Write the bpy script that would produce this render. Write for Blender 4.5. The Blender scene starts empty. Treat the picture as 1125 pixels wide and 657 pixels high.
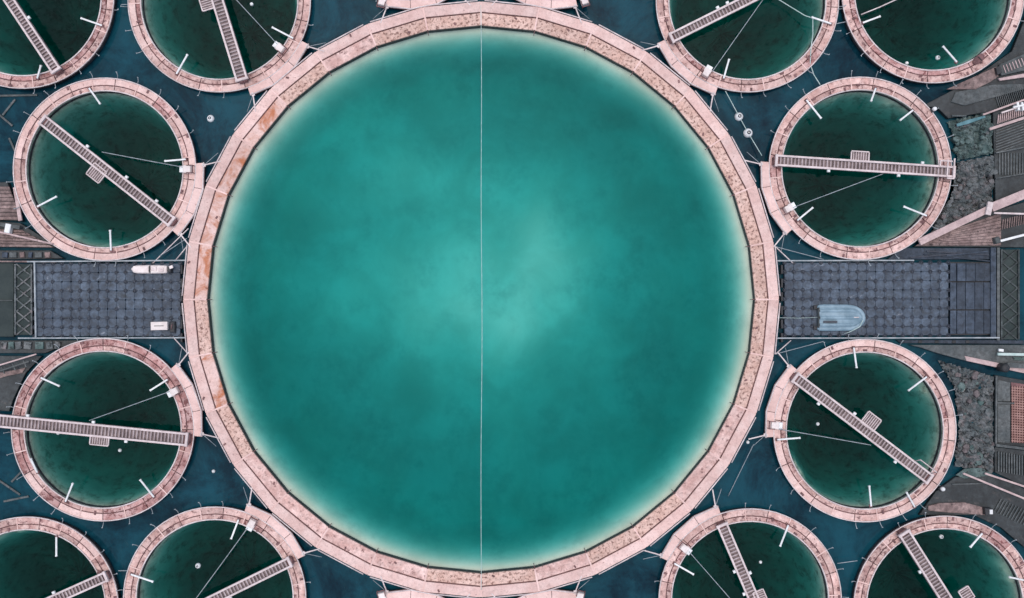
import bpy, bmesh, math, random
from mathutils import Vector, Matrix, noise
from mathutils.geometry import delaunay_2d_cdt

R = math.radians
PI = math.pi
random.seed(7)
scene = bpy.context.scene
COL = scene.collection

# ------------------------------------------------------------------ camera
H = 50.0          # drone height over the water, metres
S = 20.0          # photo pixels per metre at water level
cam_data = bpy.data.cameras.new('camera')
cam = bpy.data.objects.new('camera', cam_data)
COL.objects.link(cam)
cam.location = (0, 0, H)
cam.rotation_euler = (0, 0, 0)
cam_data.sensor_fit = 'HORIZONTAL'
cam_data.sensor_width = 36.0
cam_data.lens = 36.0 * H / (1125.0 / S)
cam_data.clip_end = 5000
scene.camera = cam

# ------------------------------------------------------------------ sky and sun (overcast)
SUN_EL, SUN_ROT = R(84), R(-20)
world = bpy.data.worlds.new('World')
scene.world = world
world.use_nodes = True
wn = world.node_tree
wn.nodes.clear()
sky = wn.nodes.new('ShaderNodeTexSky')
sky.sky_type = 'NISHITA'
sky.sun_disc = False
sky.sun_elevation = SUN_EL
sky.sun_rotation = SUN_ROT
sky.air_density = 1.0
sky.dust_density = 2.0
sky.ozone_density = 1.0
bg = wn.nodes.new('ShaderNodeBackground')
bg.inputs['Strength'].default_value = 0.15
wo = wn.nodes.new('ShaderNodeOutputWorld')
hs = wn.nodes.new('ShaderNodeHueSaturation')     # cloud cover greys the blue
hs.inputs['Saturation'].default_value = 0.66
wn.links.new(sky.outputs[0], hs.inputs['Color'])
wn.links.new(hs.outputs[0], bg.inputs[0])
wn.links.new(bg.outputs[0], wo.inputs[0])

sun_data = bpy.data.lights.new('sun', 'SUN')
sun_data.energy = 0.75
sun_data.angle = R(20)
sun_data.color = (1.0, 0.90, 0.80)
sun = bpy.data.objects.new('sun', sun_data)
COL.objects.link(sun)
sun.location = (0, 0, 60)
# light comes from the sky's sun direction
sd = Vector((math.sin(SUN_ROT) * math.cos(SUN_EL), math.cos(SUN_ROT) * math.cos(SUN_EL), math.sin(SUN_EL)))
sun.rotation_euler = sd.to_track_quat('Z', 'Y').to_euler()

scene.view_settings.view_transform = 'Standard'
scene.view_settings.look = 'None'
scene.view_settings.exposure = 0.60
scene.view_settings.gamma = 1.0
scene.render.engine = 'CYCLES'
scene.cycles.max_bounces = 8
scene.cycles.diffuse_bounces = 3
scene.cycles.transparent_max_bounces = 16
scene.cycles.caustics_reflective = False
scene.cycles.caustics_refractive = False
scene.cycles.use_denoising = True


# ------------------------------------------------------------------ helpers
def W(px, py, z=0.0):
    """photo pixel -> world point at height z"""
    k = (H - z) / H
    return Vector(((px - 562.5) / S * k, (328.5 - py) / S * k, z))


def tag(o, label=None, cat=None, group=None, kind=None):
    if label: o['label'] = label
    if cat: o['category'] = cat
    if group: o['group'] = group
    if kind: o['kind'] = kind
    return o


def empty(name, loc, rz=0.0):
    o = bpy.data.objects.new(name, None)
    COL.objects.link(o)
    o.location = loc
    o.rotation_euler = (0, 0, rz)
    o.empty_display_size = 0.2
    return o


def link(name, me, m, parent=None, loc=None, rz=0.0):
    """me may be Mesh or bmesh"""
    if isinstance(me, bmesh.types.BMesh):
        bm = me
        bmesh.ops.recalc_face_normals(bm, faces=bm.faces)
        me = bpy.data.meshes.new(name)
        bm.to_mesh(me)
        bm.free()
    if m is not None and not me.materials:
        me.materials.append(m)
    o = bpy.data.objects.new(name, me)
    COL.objects.link(o)
    if parent is not None:
        o.parent = parent
    if loc is not None:
        o.location = loc
    o.rotation_euler = (0, 0, rz)
    return o


def mesh_of(name, bm, m):
    bmesh.ops.recalc_face_normals(bm, faces=bm.faces)
    me = bpy.data.meshes.new(name)
    bm.to_mesh(me)
    bm.free()
    me.materials.append(m)
    return me


def prism(bm, poly, z0, z1, ch=0.0):
    """extruded polygon with a chamfered top edge"""
    n = len(poly)
    area = sum(poly[i][0] * poly[(i + 1) % n][1] - poly[(i + 1) % n][0] * poly[i][1] for i in range(n))
    if area < 0:
        poly = poly[::-1]
    lo = [bm.verts.new((p[0], p[1], z0)) for p in poly]
    rings = [lo]
    if ch > 0:
        rings.append([bm.verts.new((p[0], p[1], z1 - ch)) for p in poly])
        ins = []
        for i in range(n):
            p0, p1, p2 = Vector(poly[i - 1][:2]), Vector(poly[i][:2]), Vector(poly[(i + 1) % n][:2])
            d1, d2 = (p1 - p0).normalized(), (p2 - p1).normalized()
            n1, n2 = Vector((-d1.y, d1.x)), Vector((-d2.y, d2.x))
            b = (n1 + n2)
            b = b / max(0.3, b.length_squared) * 2 if b.length > 1e-6 else n1
            q = p1 + b * ch
            ins.append(bm.verts.new((q.x, q.y, z1)))
        rings.append(ins)
    else:
        rings.append([bm.verts.new((p[0], p[1], z1)) for p in poly])
    for a, b in zip(rings, rings[1:]):
        for i in range(n):
            bm.faces.new((a[i], a[(i + 1) % n], b[(i + 1) % n], b[i]))
    bm.faces.new(rings[-1])
    bm.faces.new(lo[::-1])
    return bm


def box(bm, c, size, rz=0.0, ch=0.0):
    hx, hy, hz = size[0] / 2, size[1] / 2, size[2] / 2
    co, si = math.cos(rz), math.sin(rz)
    poly = [(c[0] + x * co - y * si, c[1] + x * si + y * co) for x, y in ((-hx, -hy), (hx, -hy), (hx, hy), (-hx, hy))]
    return prism(bm, poly, c[2] - hz, c[2] + hz, ch)


def bar(bm, a, b, w, h, ch=0.0):
    """rectangular bar from a to b (w across, h high)"""
    a, b = Vector(a), Vector(b)
    d = (b - a).normalized()
    up = Vector((0, 0, 1))
    if abs(d.z) > 0.95:
        up = Vector((1, 0, 0))
    s = d.cross(up).normalized()
    u = s.cross(d).normalized()
    vs = []
    for p in (a, b):
        vs.append([bm.verts.new(p + s * x * w / 2 + u * y * h / 2) for x, y in ((-1, -1), (1, -1), (1, 1), (-1, 1))])
    for i in range(4):
        bm.faces.new((vs[0][i], vs[0][(i + 1) % 4], vs[1][(i + 1) % 4], vs[1][i]))
    bm.faces.new(vs[0][::-1]); bm.faces.new(vs[1])
    return bm


def tube(bm, pts, rad, n=6, closed=False, cap=True):
    pts = [Vector(p) for p in pts]
    if not isinstance(rad, (list, tuple)):
        rad = [rad] * len(pts)
    rings = []
    N = len(pts)
    for i, p in enumerate(pts):
        if closed:
            d = pts[(i + 1) % N] - pts[i - 1]
        else:
            d = pts[min(i + 1, N - 1)] - pts[max(i - 1, 0)]
        d.normalize()
        up = Vector((0, 0, 1)) if abs(d.z) < 0.95 else Vector((1, 0, 0))
        s = d.cross(up).normalized()
        u = s.cross(d)
        rings.append([bm.verts.new(p + (s * math.cos(2 * PI * k / n) + u * math.sin(2 * PI * k / n)) * rad[i]) for k in range(n)])
    for i in range(N if closed else N - 1):
        a, b = rings[i], rings[(i + 1) % N]
        for k in range(n):
            f = bm.faces.new((a[k], a[(k + 1) % n], b[(k + 1) % n], b[k]))
            f.smooth = True
    if not closed and cap:
        bm.faces.new(rings[0][::-1]); bm.faces.new(rings[-1])
    return bm


def pol(r, a):
    return (r * math.cos(a), r * math.sin(a))


def ring_poly(r0, r1, a0, a1, n=1):
    o = [pol(r1, a0 + (a1 - a0) * i / n) for i in range(n + 1)]
    i_ = [pol(r0, a1 + (a0 - a1) * i / n) for i in range(n + 1)]
    return o + i_


def revolve(bm, prof, n=48, cap_bottom=True, wob=None):
    rings = []
    for j, (r, z) in enumerate(prof):
        if r < 1e-4:
            rings.append([bm.verts.new((0, 0, z))])
        else:
            rings.append([bm.verts.new((r * math.cos(2 * PI * k / n), r * math.sin(2 * PI * k / n), z)) for k in range(n)])
    for a, b in zip(rings, rings[1:]):
        for k in range(n):
            if len(b) == 1 and len(a) == 1:
                continue
            if len(b) == 1:
                f = bm.faces.new((a[k], a[(k + 1) % n], b[0]))
            elif len(a) == 1:
                f = bm.faces.new((a[0], b[(k + 1) % n], b[k]))
            else:
                f = bm.faces.new((a[k], a[(k + 1) % n], b[(k + 1) % n], b[k]))
            f.smooth = True
    return bm


# ------------------------------------------------------------------ materials
class NB:
    def __init__(s, name):
        s.m = bpy.data.materials.new(name)
        s.m.use_nodes = True
        s.t = s.m.node_tree
        s.t.nodes.clear()
        s.out = s.t.nodes.new('ShaderNodeOutputMaterial')

    def n(s, typ, **kw):
        nd = s.t.nodes.new(typ)
        for k, v in kw.items():
            setattr(nd, k, v)
        return nd

    def l(s, a, b):
        s.t.links.new(a, b)

    def noise(s, scale, detail=4, rough=0.6, pos=None, dist=0.0):
        nd = s.n('ShaderNodeTexNoise')
        nd.inputs['Scale'].default_value = scale
        nd.inputs['Detail'].default_value = detail
        nd.inputs['Roughness'].default_value = rough
        nd.inputs['Distortion'].default_value = dist
        if pos is not None:
            s.l(pos, nd.inputs['Vector'])
        return nd.outputs['Fac']

    def ramp(s, fac, lo, hi):
        nd = s.n('ShaderNodeMapRange')
        nd.interpolation_type = 'SMOOTHSTEP'
        nd.inputs['From Min'].default_value = lo
        nd.inputs['From Max'].default_value = hi
        s.l(fac, nd.inputs['Value'])
        return nd.outputs['Result']

    def mix(s, fac, a, b, blend='MIX'):
        nd = s.n('ShaderNodeMix', data_type='RGBA', blend_type=blend)
        for sock, v in ((nd.inputs['Factor'], fac), (nd.inputs['A'], a), (nd.inputs['B'], b)):
            if isinstance(v, (int, float)):
                sock.default_value = v
            elif isinstance(v, (tuple, list)):
                sock.default_value = (*v, 1.0)
            else:
                s.l(v, sock)
        return nd.outputs['Result']


def mat(name, c1, c2, scale=2.0, rough=0.75, spot=None, spot_scale=9.0, spot_lo=0.60, spot_hi=0.68,
        rust=None, rust_scale=0.8, rust_lo=0.55, rust_hi=0.7, rand=0.25, bump=0.15, bump_scale=30, metallic=0.0,
        grime=None, fine=0.0, fine_scale=7.0):
    b = NB(name)
    geo = b.n('ShaderNodeNewGeometry')
    pos = geo.outputs['Position']
    col = b.mix(b.ramp(b.noise(scale, 5, 0.6, pos), 0.32, 0.68), c1, c2)
    if rust:
        col = b.mix(b.ramp(b.noise(rust_scale, 6, 0.65, pos, 0.6), rust_lo, rust_hi), col, rust)
    if spot:
        col = b.mix(b.ramp(b.noise(spot_scale, 5, 0.7, pos, 0.3), spot_lo, spot_hi), col, spot)
    if grime:
        col = b.mix(b.ramp(b.noise(1.6, 6, 0.7, pos, 1.0), 0.5, 0.72), col, grime)
    if fine:
        fr_ = b.n('ShaderNodeMapRange')
        fr_.inputs['From Min'].default_value = 0.3
        fr_.inputs['From Max'].default_value = 0.7
        fr_.inputs['To Min'].default_value = 1 - fine
        fr_.inputs['To Max'].default_value = 1 + fine * 0.4
        b.l(b.noise(fine_scale, 8, 0.75, pos, 0.4), fr_.inputs['Value'])
        cf = b.n('ShaderNodeCombineColor')
        for i in range(3):
            b.l(fr_.outputs['Result'], cf.inputs[i])
        col = b.mix(1.0, col, cf.outputs[0], 'MULTIPLY')
    if rand:
        oi = b.n('ShaderNodeObjectInfo')
        mr = b.n('ShaderNodeMapRange')
        mr.inputs['To Min'].default_value = 1 - rand
        mr.inputs['To Max'].default_value = 1 + rand * 0.45
        b.l(oi.outputs['Random'], mr.inputs['Value'])
        cb = b.n('ShaderNodeCombineColor')
        for i in range(3):
            b.l(mr.outputs['Result'], cb.inputs[i])
        col = b.mix(1.0, col, cb.outputs[0], 'MULTIPLY')
    p = b.n('ShaderNodeBsdfPrincipled')
    b.l(col, p.inputs['Base Color'])
    p.inputs['Roughness'].default_value = rough
    p.inputs['Metallic'].default_value = metallic
    if bump:
        bp = b.n('ShaderNodeBump')
        bp.inputs['Strength'].default_value = bump
        bp.inputs['Distance'].default_value = 0.02
        b.l(b.noise(bump_scale, 4, 0.6, pos), bp.inputs['Height'])
        b.l(bp.outputs[0], p.inputs['Normal'])
    b.l(p.outputs[0], b.out.inputs['Surface'])
    return b.m


PINK = (0.58, 0.345, 0.30)
PALE = (0.79, 0.55, 0.495)
BROWN = (0.20, 0.085, 0.07)
M = {}
M['deck'] = mat('weathered_pink_deck', PINK, PALE, 1.6, spot=(0.22, 0.11, 0.10), spot_lo=0.53, spot_hi=0.68, spot_scale=4.0, rand=0.20, fine=0.42, fine_scale=5)
M['deck_red'] = mat('reddened_deck', (0.46, 0.22, 0.20), (0.70, 0.46, 0.43), 1.4, spot=(0.20, 0.07, 0.065), spot_lo=0.48, spot_hi=0.62, spot_scale=3.5, rand=0.22, fine=0.4)
M['deck_outer'] = mat('bleached_pink_deck', (0.69, 0.455, 0.405), (0.81, 0.585, 0.53), 1.2, spot=(0.32, 0.20, 0.18), spot_lo=0.56, spot_hi=0.72, spot_scale=5, rand=0.14, fine=0.36, fine_scale=5)
M['deck_speck'] = mat('speckled_pink_deck', (0.62, 0.385, 0.31), (0.74, 0.51, 0.43), 1.4, spot=(0.22, 0.11, 0.085), spot_lo=0.50, spot_hi=0.62, spot_scale=6, rand=0.14, fine=0.40)
M['deck_rust'] = mat('rust_stained_deck', (0.64, 0.42, 0.36), (0.74, 0.53, 0.48), 1.2, rust=(0.45, 0.15, 0.065), rust_lo=0.43, rust_hi=0.66, rust_scale=0.9, spot=(0.22, 0.08, 0.05), spot_lo=0.58, spot_hi=0.7, spot_scale=6, rand=0.1, fine=0.25)
M['deck_small'] = mat('worn_red_brown_deck', (0.47, 0.265, 0.235), (0.76, 0.53, 0.47), 2.2, spot=(0.17, 0.075, 0.075), spot_lo=0.50, spot_hi=0.64, spot_scale=4, rand=0.22, fine=0.35)
M['dock'] = mat('pale_pink_dock_sheet', (0.69, 0.455, 0.405), (0.81, 0.575, 0.525), 0.9, spot=(0.33, 0.18, 0.17), spot_lo=0.62, spot_hi=0.74, spot_scale=5, rand=0.10, fine=0.18)
M['rail'] = mat('pale_tube', (0.56, 0.46, 0.45), (0.74, 0.64, 0.62), 2.5, fine=0.25, rough=0.5, spot=(0.25, 0.15, 0.14), spot_lo=0.63, spot_hi=0.72, rand=0.1)
M['white'] = mat('white_paint', (0.68, 0.68, 0.67), (0.82, 0.82, 0.81), 3, fine=0.12, rough=0.45, spot=(0.4, 0.36, 0.33), spot_lo=0.66, spot_hi=0.75, rand=0.1)
M['cream'] = mat('cream_plastic', (0.64, 0.55, 0.52), (0.76, 0.68, 0.65), 3, rough=0.5, spot=(0.3, 0.22, 0.2), spot_lo=0.64, spot_hi=0.72, rand=0.08)
M['black'] = mat('black_rubber', (0.012, 0.013, 0.015), (0.03, 0.03, 0.034), 3, rough=0.6, rand=0.2)
M['darkgap'] = mat('dark_red_brown_frame', (0.10, 0.045, 0.045), (0.22, 0.11, 0.11), 3, rand=0.1)
M['tread'] = mat('bridge_tread', (0.10, 0.075, 0.075), (0.24, 0.18, 0.18), 3, rand=0.1)
M['bridge'] = mat('bridge_rail_metal', (0.54, 0.44, 0.43), (0.70, 0.59, 0.58), 2, fine=0.25, rough=0.5, spot=(0.25, 0.14, 0.13), spot_lo=0.66, spot_hi=0.74, rand=0.08)
M['slat'] = mat('worn_slat', (0.26, 0.20, 0.20), (0.42, 0.35, 0.35), 3, rand=0.1)
M['float'] = mat('blue_grey_float_plastic', (0.034, 0.054, 0.084), (0.082, 0.115, 0.160), 1.3, rough=0.6, spot=(0.26, 0.29, 0.34), spot_lo=0.60, spot_hi=0.74, spot_scale=3, rand=0.16, fine=0.75, fine_scale=4.5, grime=(0.024, 0.032, 0.042))
M['pin'] = mat('dark_pin', (0.012, 0.016, 0.026), (0.028, 0.036, 0.055), 4, rough=0.5, rand=0)
M['wire'] = mat('grey_wire', (0.20, 0.23, 0.25), (0.34, 0.37, 0.39), 3, rough=0.6, rand=0)
M['rope'] = mat('pale_rope', (0.36, 0.48, 0.45), (0.52, 0.60, 0.57), 3, rough=0.8, rand=0)
M['bluerib'] = mat('pale_blue_boat_skin', (0.15, 0.235, 0.29), (0.26, 0.365, 0.43), 1.4, rough=0.5, spot=(0.2, 0.27, 0.32), spot_lo=0.64, spot_hi=0.74, rand=0, bump=0.05, fine=0.2, fine_scale=4)
M['moss'] = mat('mossy_stone', (0.075, 0.095, 0.098), (0.17, 0.18, 0.18), 2.2, spot=(0.018, 0.024, 0.026), spot_scale=3.5, spot_lo=0.52, spot_hi=0.60, grime=(0.22, 0.19, 0.19), rand=0.12, bump=0.6, bump_scale=8, fine=0.6, fine_scale=4)
M['moss_green'] = mat('green_mossy_stone', (0.065, 0.115, 0.108), (0.15, 0.20, 0.19), 1.8, spot=(0.02, 0.035, 0.035), spot_scale=3.5, spot_lo=0.54, spot_hi=0.62, rand=0.12, bump=0.6, bump_scale=8, fine=0.6, fine_scale=4)
M['moss_pink'] = mat('bare_pinkish_stone', (0.12, 0.10, 0.10), (0.19, 0.155, 0.155), 2.0, spot=(0.03, 0.03, 0.032), spot_scale=4, spot_lo=0.55, spot_hi=0.62, rand=0.12, bump=0.6, bump_scale=8, fine=0.6, fine_scale=4)
M['steel_dark'] = mat('dark_hull_plate', (0.012, 0.018, 0.021), (0.042, 0.052, 0.055), 0.9, rough=0.55, spot=(0.10, 0.085, 0.08), spot_lo=0.58, spot_hi=0.74, spot_scale=2.2, rand=0.25, fine=0.85, fine_scale=4)
M['steel_mid'] = mat('grey_green_plate', (0.06, 0.075, 0.078), (0.12, 0.13, 0.13), 1.2, rough=0.6, spot=(0.03, 0.035, 0.037), spot_lo=0.60, spot_hi=0.7, spot_scale=3, rand=0.2, fine=0.75, fine_scale=5)
M['timber'] = mat('pinkish_brown_timber', (0.19, 0.125, 0.115), (0.34, 0.24, 0.22), 1.3, spot=(0.07, 0.045, 0.045), spot_lo=0.58, spot_hi=0.68, spot_scale=4, rand=0.25, fine=0.75, fine_scale=5)
M['timber_pale'] = mat('pale_pink_beam', (0.46, 0.33, 0.32), (0.60, 0.45, 0.43), 1.5, spot=(0.2, 0.13, 0.12), spot_lo=0.62, spot_hi=0.72, spot_scale=5, rand=0.1, fine=0.3)
M['rustgrid'] = mat('rusty_lattice', (0.24, 0.12, 0.10), (0.38, 0.22, 0.19), 2, rand=0.1)
M['teal'] = mat('teal_tarpaulin', (0.06, 0.15, 0.17), (0.12, 0.25, 0.28), 2, rand=0)
M['bluesteel'] = mat('blue_grey_plank', (0.030, 0.046, 0.070), (0.068, 0.092, 0.13), 1.5, spot=(0.03, 0.035, 0.05), spot_lo=0.6, spot_hi=0.7, spot_scale=4, rand=0.35, fine=0.75, fine_scale=4)
M['lattice_dark'] = mat('dull_lattice', (0.03, 0.04, 0.042), (0.07, 0.085, 0.085), 2, rand=0.2, fine=0.7, fine_scale=4)
M['greendark'] = mat('algae_dark_plate', (0.012, 0.024, 0.024), (0.026, 0.04, 0.038), 1.3, rand=0.15)


def lake_mat():
    b = NB('lake_water')
    geo = b.n('ShaderNodeNewGeometry')
    pos = geo.outputs['Position']
    col = b.mix(b.ramp(b.noise(0.30, 8, 0.72, pos, 0.5), 0.30, 0.68), (0.0012, 0.012, 0.022), (0.007, 0.060, 0.085))
    col = b.mix(b.ramp(b.noise(1.3, 7, 0.75, pos, 0.6), 0.55, 0.8), col, (0.014, 0.058, 0.072))
    p = b.n('ShaderNodeBsdfPrincipled')
    b.l(col, p.inputs['Base Color'])
    p.inputs['Roughness'].default_value = 0.06
    p.inputs['IOR'].default_value = 1.21
    bp = b.n('ShaderNodeBump')
    bp.inputs['Strength'].default_value = 0.25
    bp.inputs['Distance'].default_value = 0.02
    b.l(b.noise(2.5, 3, 0.5, pos), bp.inputs['Height'])
    b.l(bp.outputs[0], p.inputs['Normal'])
    b.l(p.outputs[0], b.out.inputs['Surface'])
    return b.m


def water_mat(name, sigma, ior=1.28, rough=0.04):
    """clear surface over an absorbing body of water"""
    b = NB(name)
    geo = b.n('ShaderNodeNewGeometry')
    bp = b.n('ShaderNodeBump')
    bp.inputs['Strength'].default_value = 0.2
    bp.inputs['Distance'].default_value = 0.02
    b.l(b.noise(2.2, 3, 0.5, geo.outputs['Position']), bp.inputs['Height'])
    fr = b.n('ShaderNodeFresnel')
    fr.inputs['IOR'].default_value = ior
    inv = b.n('ShaderNodeMath', operation='SUBTRACT')
    inv.inputs[0].default_value = 1.0
    b.l(geo.outputs['Backfacing'], inv.inputs[1])
    mu = b.n('ShaderNodeMath', operation='MULTIPLY')
    b.l(fr.outputs[0], mu.inputs[0]); b.l(inv.outputs[0], mu.inputs[1])
    tr = b.n('ShaderNodeBsdfTransparent')
    gl = b.n('ShaderNodeBsdfGlossy')
    gl.inputs['Roughness'].default_value = rough
    b.l(bp.outputs[0], gl.inputs['Normal'])
    mx = b.n('ShaderNodeMixShader')
    b.l(mu.outputs[0], mx.inputs[0]); b.l(tr.outputs[0], mx.inputs[1]); b.l(gl.outputs[0], mx.inputs[2])
    b.l(mx.outputs[0], b.out.inputs['Surface'])
    dens = max(sigma)
    va = b.n('ShaderNodeVolumeAbsorption')
    va.inputs['Density'].default_value = dens
    va.inputs['Color'].default_value = (*[1 - s / dens for s in sigma], 1)
    b.l(va.outputs[0], b.out.inputs['Volume'])
    return b.m


def liner_mat(name, c1, c2, algae, lo, hi, scale=0.9):
    b = NB(name)
    geo = b.n('ShaderNodeNewGeometry')
    pos = geo.outputs['Position']
    col = b.mix(b.ramp(b.noise(scale, 5, 0.65, pos, 0.4), 0.3, 0.7), c1, c2)
    col = b.mix(b.ramp(b.noise(scale * 1.7, 6, 0.7, pos), lo, hi), col, algae)
    p = b.n('ShaderNodeBsdfPrincipled')
    b.l(col, p.inputs['Base Color'])
    p.inputs['Roughness'].default_value = 0.9
    p.inputs['Specular IOR Level'].default_value = 0.1
    b.l(p.outputs[0], b.out.inputs['Surface'])
    return b.m


M['lake'] = lake_mat()
M['pool'] = water_mat('turquoise_pool_water', (1.10, 0.214, 0.196), 1.12, 0.34)
M['penwater'] = water_mat('green_pen_water', (0.85, 0.20, 0.195), 1.22)
M['pool_liner'] = liner_mat('pale_sediment_liner', (0.55, 0.51, 0.40), (0.68, 0.63, 0.51), (0.47, 0.46, 0.37), 0.45, 0.75, 0.3)
M['pen_liner'] = liner_mat('algae_grown_liner', (0.22, 0.31, 0.24), (0.36, 0.42, 0.33), (0.12, 0.16, 0.12), 0.46, 0.70, 0.9)

# ------------------------------------------------------------------ layout of the pens (photo pixels)
CX, CY = 528.5, 329.0
Z_DECK = 0.46
PENS = {
    'TL0': (25, -3), 'TL1': (241, 1), 'L2': (115, 186), 'L3': (113, 472), 'BL0': (30, 668), 'BL1': (236, 657),
    'TR1': (821, 1), 'TR0': (1025, -9), 'R2': (945, 185), 'R3': (950, 473), 'BR1': (824, 659), 'BR0': (1038, 667),
    'T1': (445, -100), 'T2': (612, -100), 'B1': (445, 758), 'B2': (612, 758),
}
RO, RI = 4.97, 4.27       # pen ring outer / inner deck radius (m)
PC = {k: W(*v, Z_DECK) for k, v in PENS.items()}
for v in PC.values():
    v.z = 0
PCEN = W(CX, CY, 0.5)
PCEN.z = 0
kz = (H - 0.5) / H
R_IN, R_MID0, R_MID1, R_OUT = 301.5 / S * kz, 314.6 / S * kz, 316.2 / S * kz, 327.5 / S * kz

# ------------------------------------------------------------------ lake surface with an opening for each pen
vv, ee = [], []
L = 1500.0
vv += [Vector(p) for p in ((-L, -L), (L, -L), (L, L), (-L, L))]
ee += [(0, 1), (1, 2), (2, 3), (3, 0)]
holes = [(c, 4.55, 48) for c in PC.values()] + [(PCEN, 15.55, 96)]
for c, r, n in holes:
    s = len(vv)
    vv += [Vector((c.x + r * math.cos(2 * PI * i / n), c.y + r * math.sin(2 * PI * i / n))) for i in range(n)]
    ee += [(s + i, s + (i + 1) % n) for i in range(n)]
ov, oe, of = delaunay_2d_cdt(vv, ee, [], 0, 1e-5)[:3]
me = bpy.data.meshes.new('lake')
keep = []
for f in of:
    cx = sum(ov[i].x for i in f) / len(f); cy = sum(ov[i].y for i in f) / len(f)
    if all((cx - c.x) ** 2 + (cy - c.y) ** 2 > (r * 0.998) ** 2 for c, r, n in holes):
        keep.append(f)
me.from_pydata([(v.x, v.y, 0) for v in ov], [], keep)
me.update()
bm = bmesh.new(); bm.from_mesh(me)
for f in bm.faces:
    if f.normal.z < 0:
        f.normal_flip()
bm.to_mesh(me); bm.free()
lake = link('lake', me, M['lake'])
tag(lake, kind='structure')

# ------------------------------------------------------------------ central pool: water body and pale bed
bm = bmesh.new()
revolve(bm, [(0, 0), (15.45, 0), (15.45, -4.2), (0, -4.2)], 96)
for f in bm.faces: f.smooth = False
o = link('pool_water', bm, M['pool'], None, PCEN)
tag(o, kind='structure')

HUMPS = [  # px, py, sigma px, height m; middle humps imitate pale sky glare
    (525, 325, 105, 1.10), (455, 345, 55, 0.50), (345, 338, 36, 0.60), (612, 262, 50, 0.75), (600, 345, 60, 0.40),
    (575, 205, 50, 0.35), (420, 150, 70, 0.50), (330, 190, 60, 0.30), (640, 350, 60, 0.35), (460, 235, 80, 0.35), (545, 400, 50, 0.35),
    (700, 440, 90, -0.25), (380, 500, 110, -0.10), (640, 120, 80, -0.10), (270, 420, 50, -0.2),
]
bm = bmesh.new()
NR, NA = 110, 256
rr = [15.3 * (1 - (1 - i / NR) ** 1.0) for i in range(NR + 1)]
grid = []
for i, r in enumerate(rr):
    row = []
    for k in range(NA if i else 1):
        a = 2 * PI * k / NA
        x, y = r * math.cos(a), r * math.sin(a)
        d = 15.05 - r
        nz = noise.noise(Vector((x * 0.35 + 3, y * 0.35, 1.0)))
        wdt = 1.45 + 0.40 * noise.noise(Vector((math.cos(a) * 1.7, math.sin(a) * 1.7, 4.0)))
        q_ = max(d, 0) / wdt
        t = 1 - math.exp(-q_ ** 2.3)
        px, py = CX + x * S, CY - y * S
        dep = 2.95 + 0.34 * nz + 0.07 * noise.noise(Vector((x * 0.8 + nz, y * 0.8, 7)))
        for hx, hy, sg, hh in HUMPS:
            dep -= hh * math.exp(-((px - hx) ** 2 + (py - hy) ** 2) / (2 * sg * sg))
        z = -0.06 - dep * t
        if d < 0:
            z = 0.05 + min(0.2, -d)
        row.append(bm.verts.new((x, y, z)))
    grid.append(row)
for i in range(NR):
    for k in range(NA):
        if i == 0:
            f = bm.faces.new((grid[0][0], grid[1][k], grid[1][(k + 1) % NA]))
        else:
            f = bm.faces.new((grid[i][k], grid[i + 1][k], grid[i + 1][(k + 1) % NA], grid[i][(k + 1) % NA]))
        f.smooth = True
POOL_LINER = bm

# ------------------------------------------------------------------ central ring walkway
NSEG = 32
DA = 2 * PI / NSEG
big = empty('pool_walkway', PCEN)
tag(big, 'huge pink polygonal floating walkway ring around the turquoise central pool', 'walkway')
link('pool_bed', POOL_LINER, M['pool_liner'], big)
g = 0.0016
me_in = {}
for key in ('deck', 'deck_speck', 'deck_rust'):
    bm = bmesh.new(); prism(bm, ring_poly(R_IN, R_MID0, g, DA - g), 0.38, 0.5, 0.012)
    me_in[key] = mesh_of('inner_board', bm, M[key])
bm = bmesh.new(); prism(bm, ring_poly(R_MID1, R_OUT, g, DA - g), 0.37, 0.49, 0.012)
me_outb = mesh_of('outer_board', bm, M['deck_outer'])
bm = bmesh.new(); prism(bm, ring_poly(R_IN - 0.015, R_IN + 0.10, 0.0, DA), 0.02, 0.375)
me_fascia = mesh_of('inner_fascia', bm, M['black'])
bm = bmesh.new(); prism(bm, ring_poly(R_MID0 - 0.1, R_MID1 + 0.1, 0.0, DA), 0.30, 0.366)
me_joist = mesh_of('joist', bm, M['darkgap'])
bm = bmesh.new(); prism(bm, ring_poly(R_OUT - 0.35, R_OUT - 0.02, 0.0, DA), -0.15, 0.366)
me_flt = mesh_of('float_beam', bm, M['black'])
bm = bmesh.new()
prism(bm, [(R_IN + 0.02, -0.045), (R_OUT - 0.03, -0.045), (R_OUT - 0.03, 0.045), (R_IN + 0.02, 0.045)], 0.49, 0.507, 0.006)
me_joint = mesh_of('joint_plate', bm, M['dock'])
bm = bmesh.new()
ang = DA
pA, pB = pol(R_OUT + 0.05, 0.012), pol(R_OUT + 0.05, DA - 0.012)
tube(bm, [(*pA, 0.50), (*pB, 0.50)], 0.035, 6)
me_rail = mesh_of('edge_rail', bm, M['rail'])
bm = bmesh.new()
tube(bm, [(R_IN + 0.05, 0, 0.45), (R_IN - 0.16, 0, 0.40), (R_IN - 0.22, 0, 0.25)], 0.02, 5)
me_hook = mesh_of('liner_hook', bm, M['darkgap'])
bm = bmesh.new()
box(bm, (0, 0, 0), (0.16, 0.09, 0.05), 0, 0.01)
me_cleat = mesh_of('cleat', bm, M['darkgap'])
rnd = random.Random(3)
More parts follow.
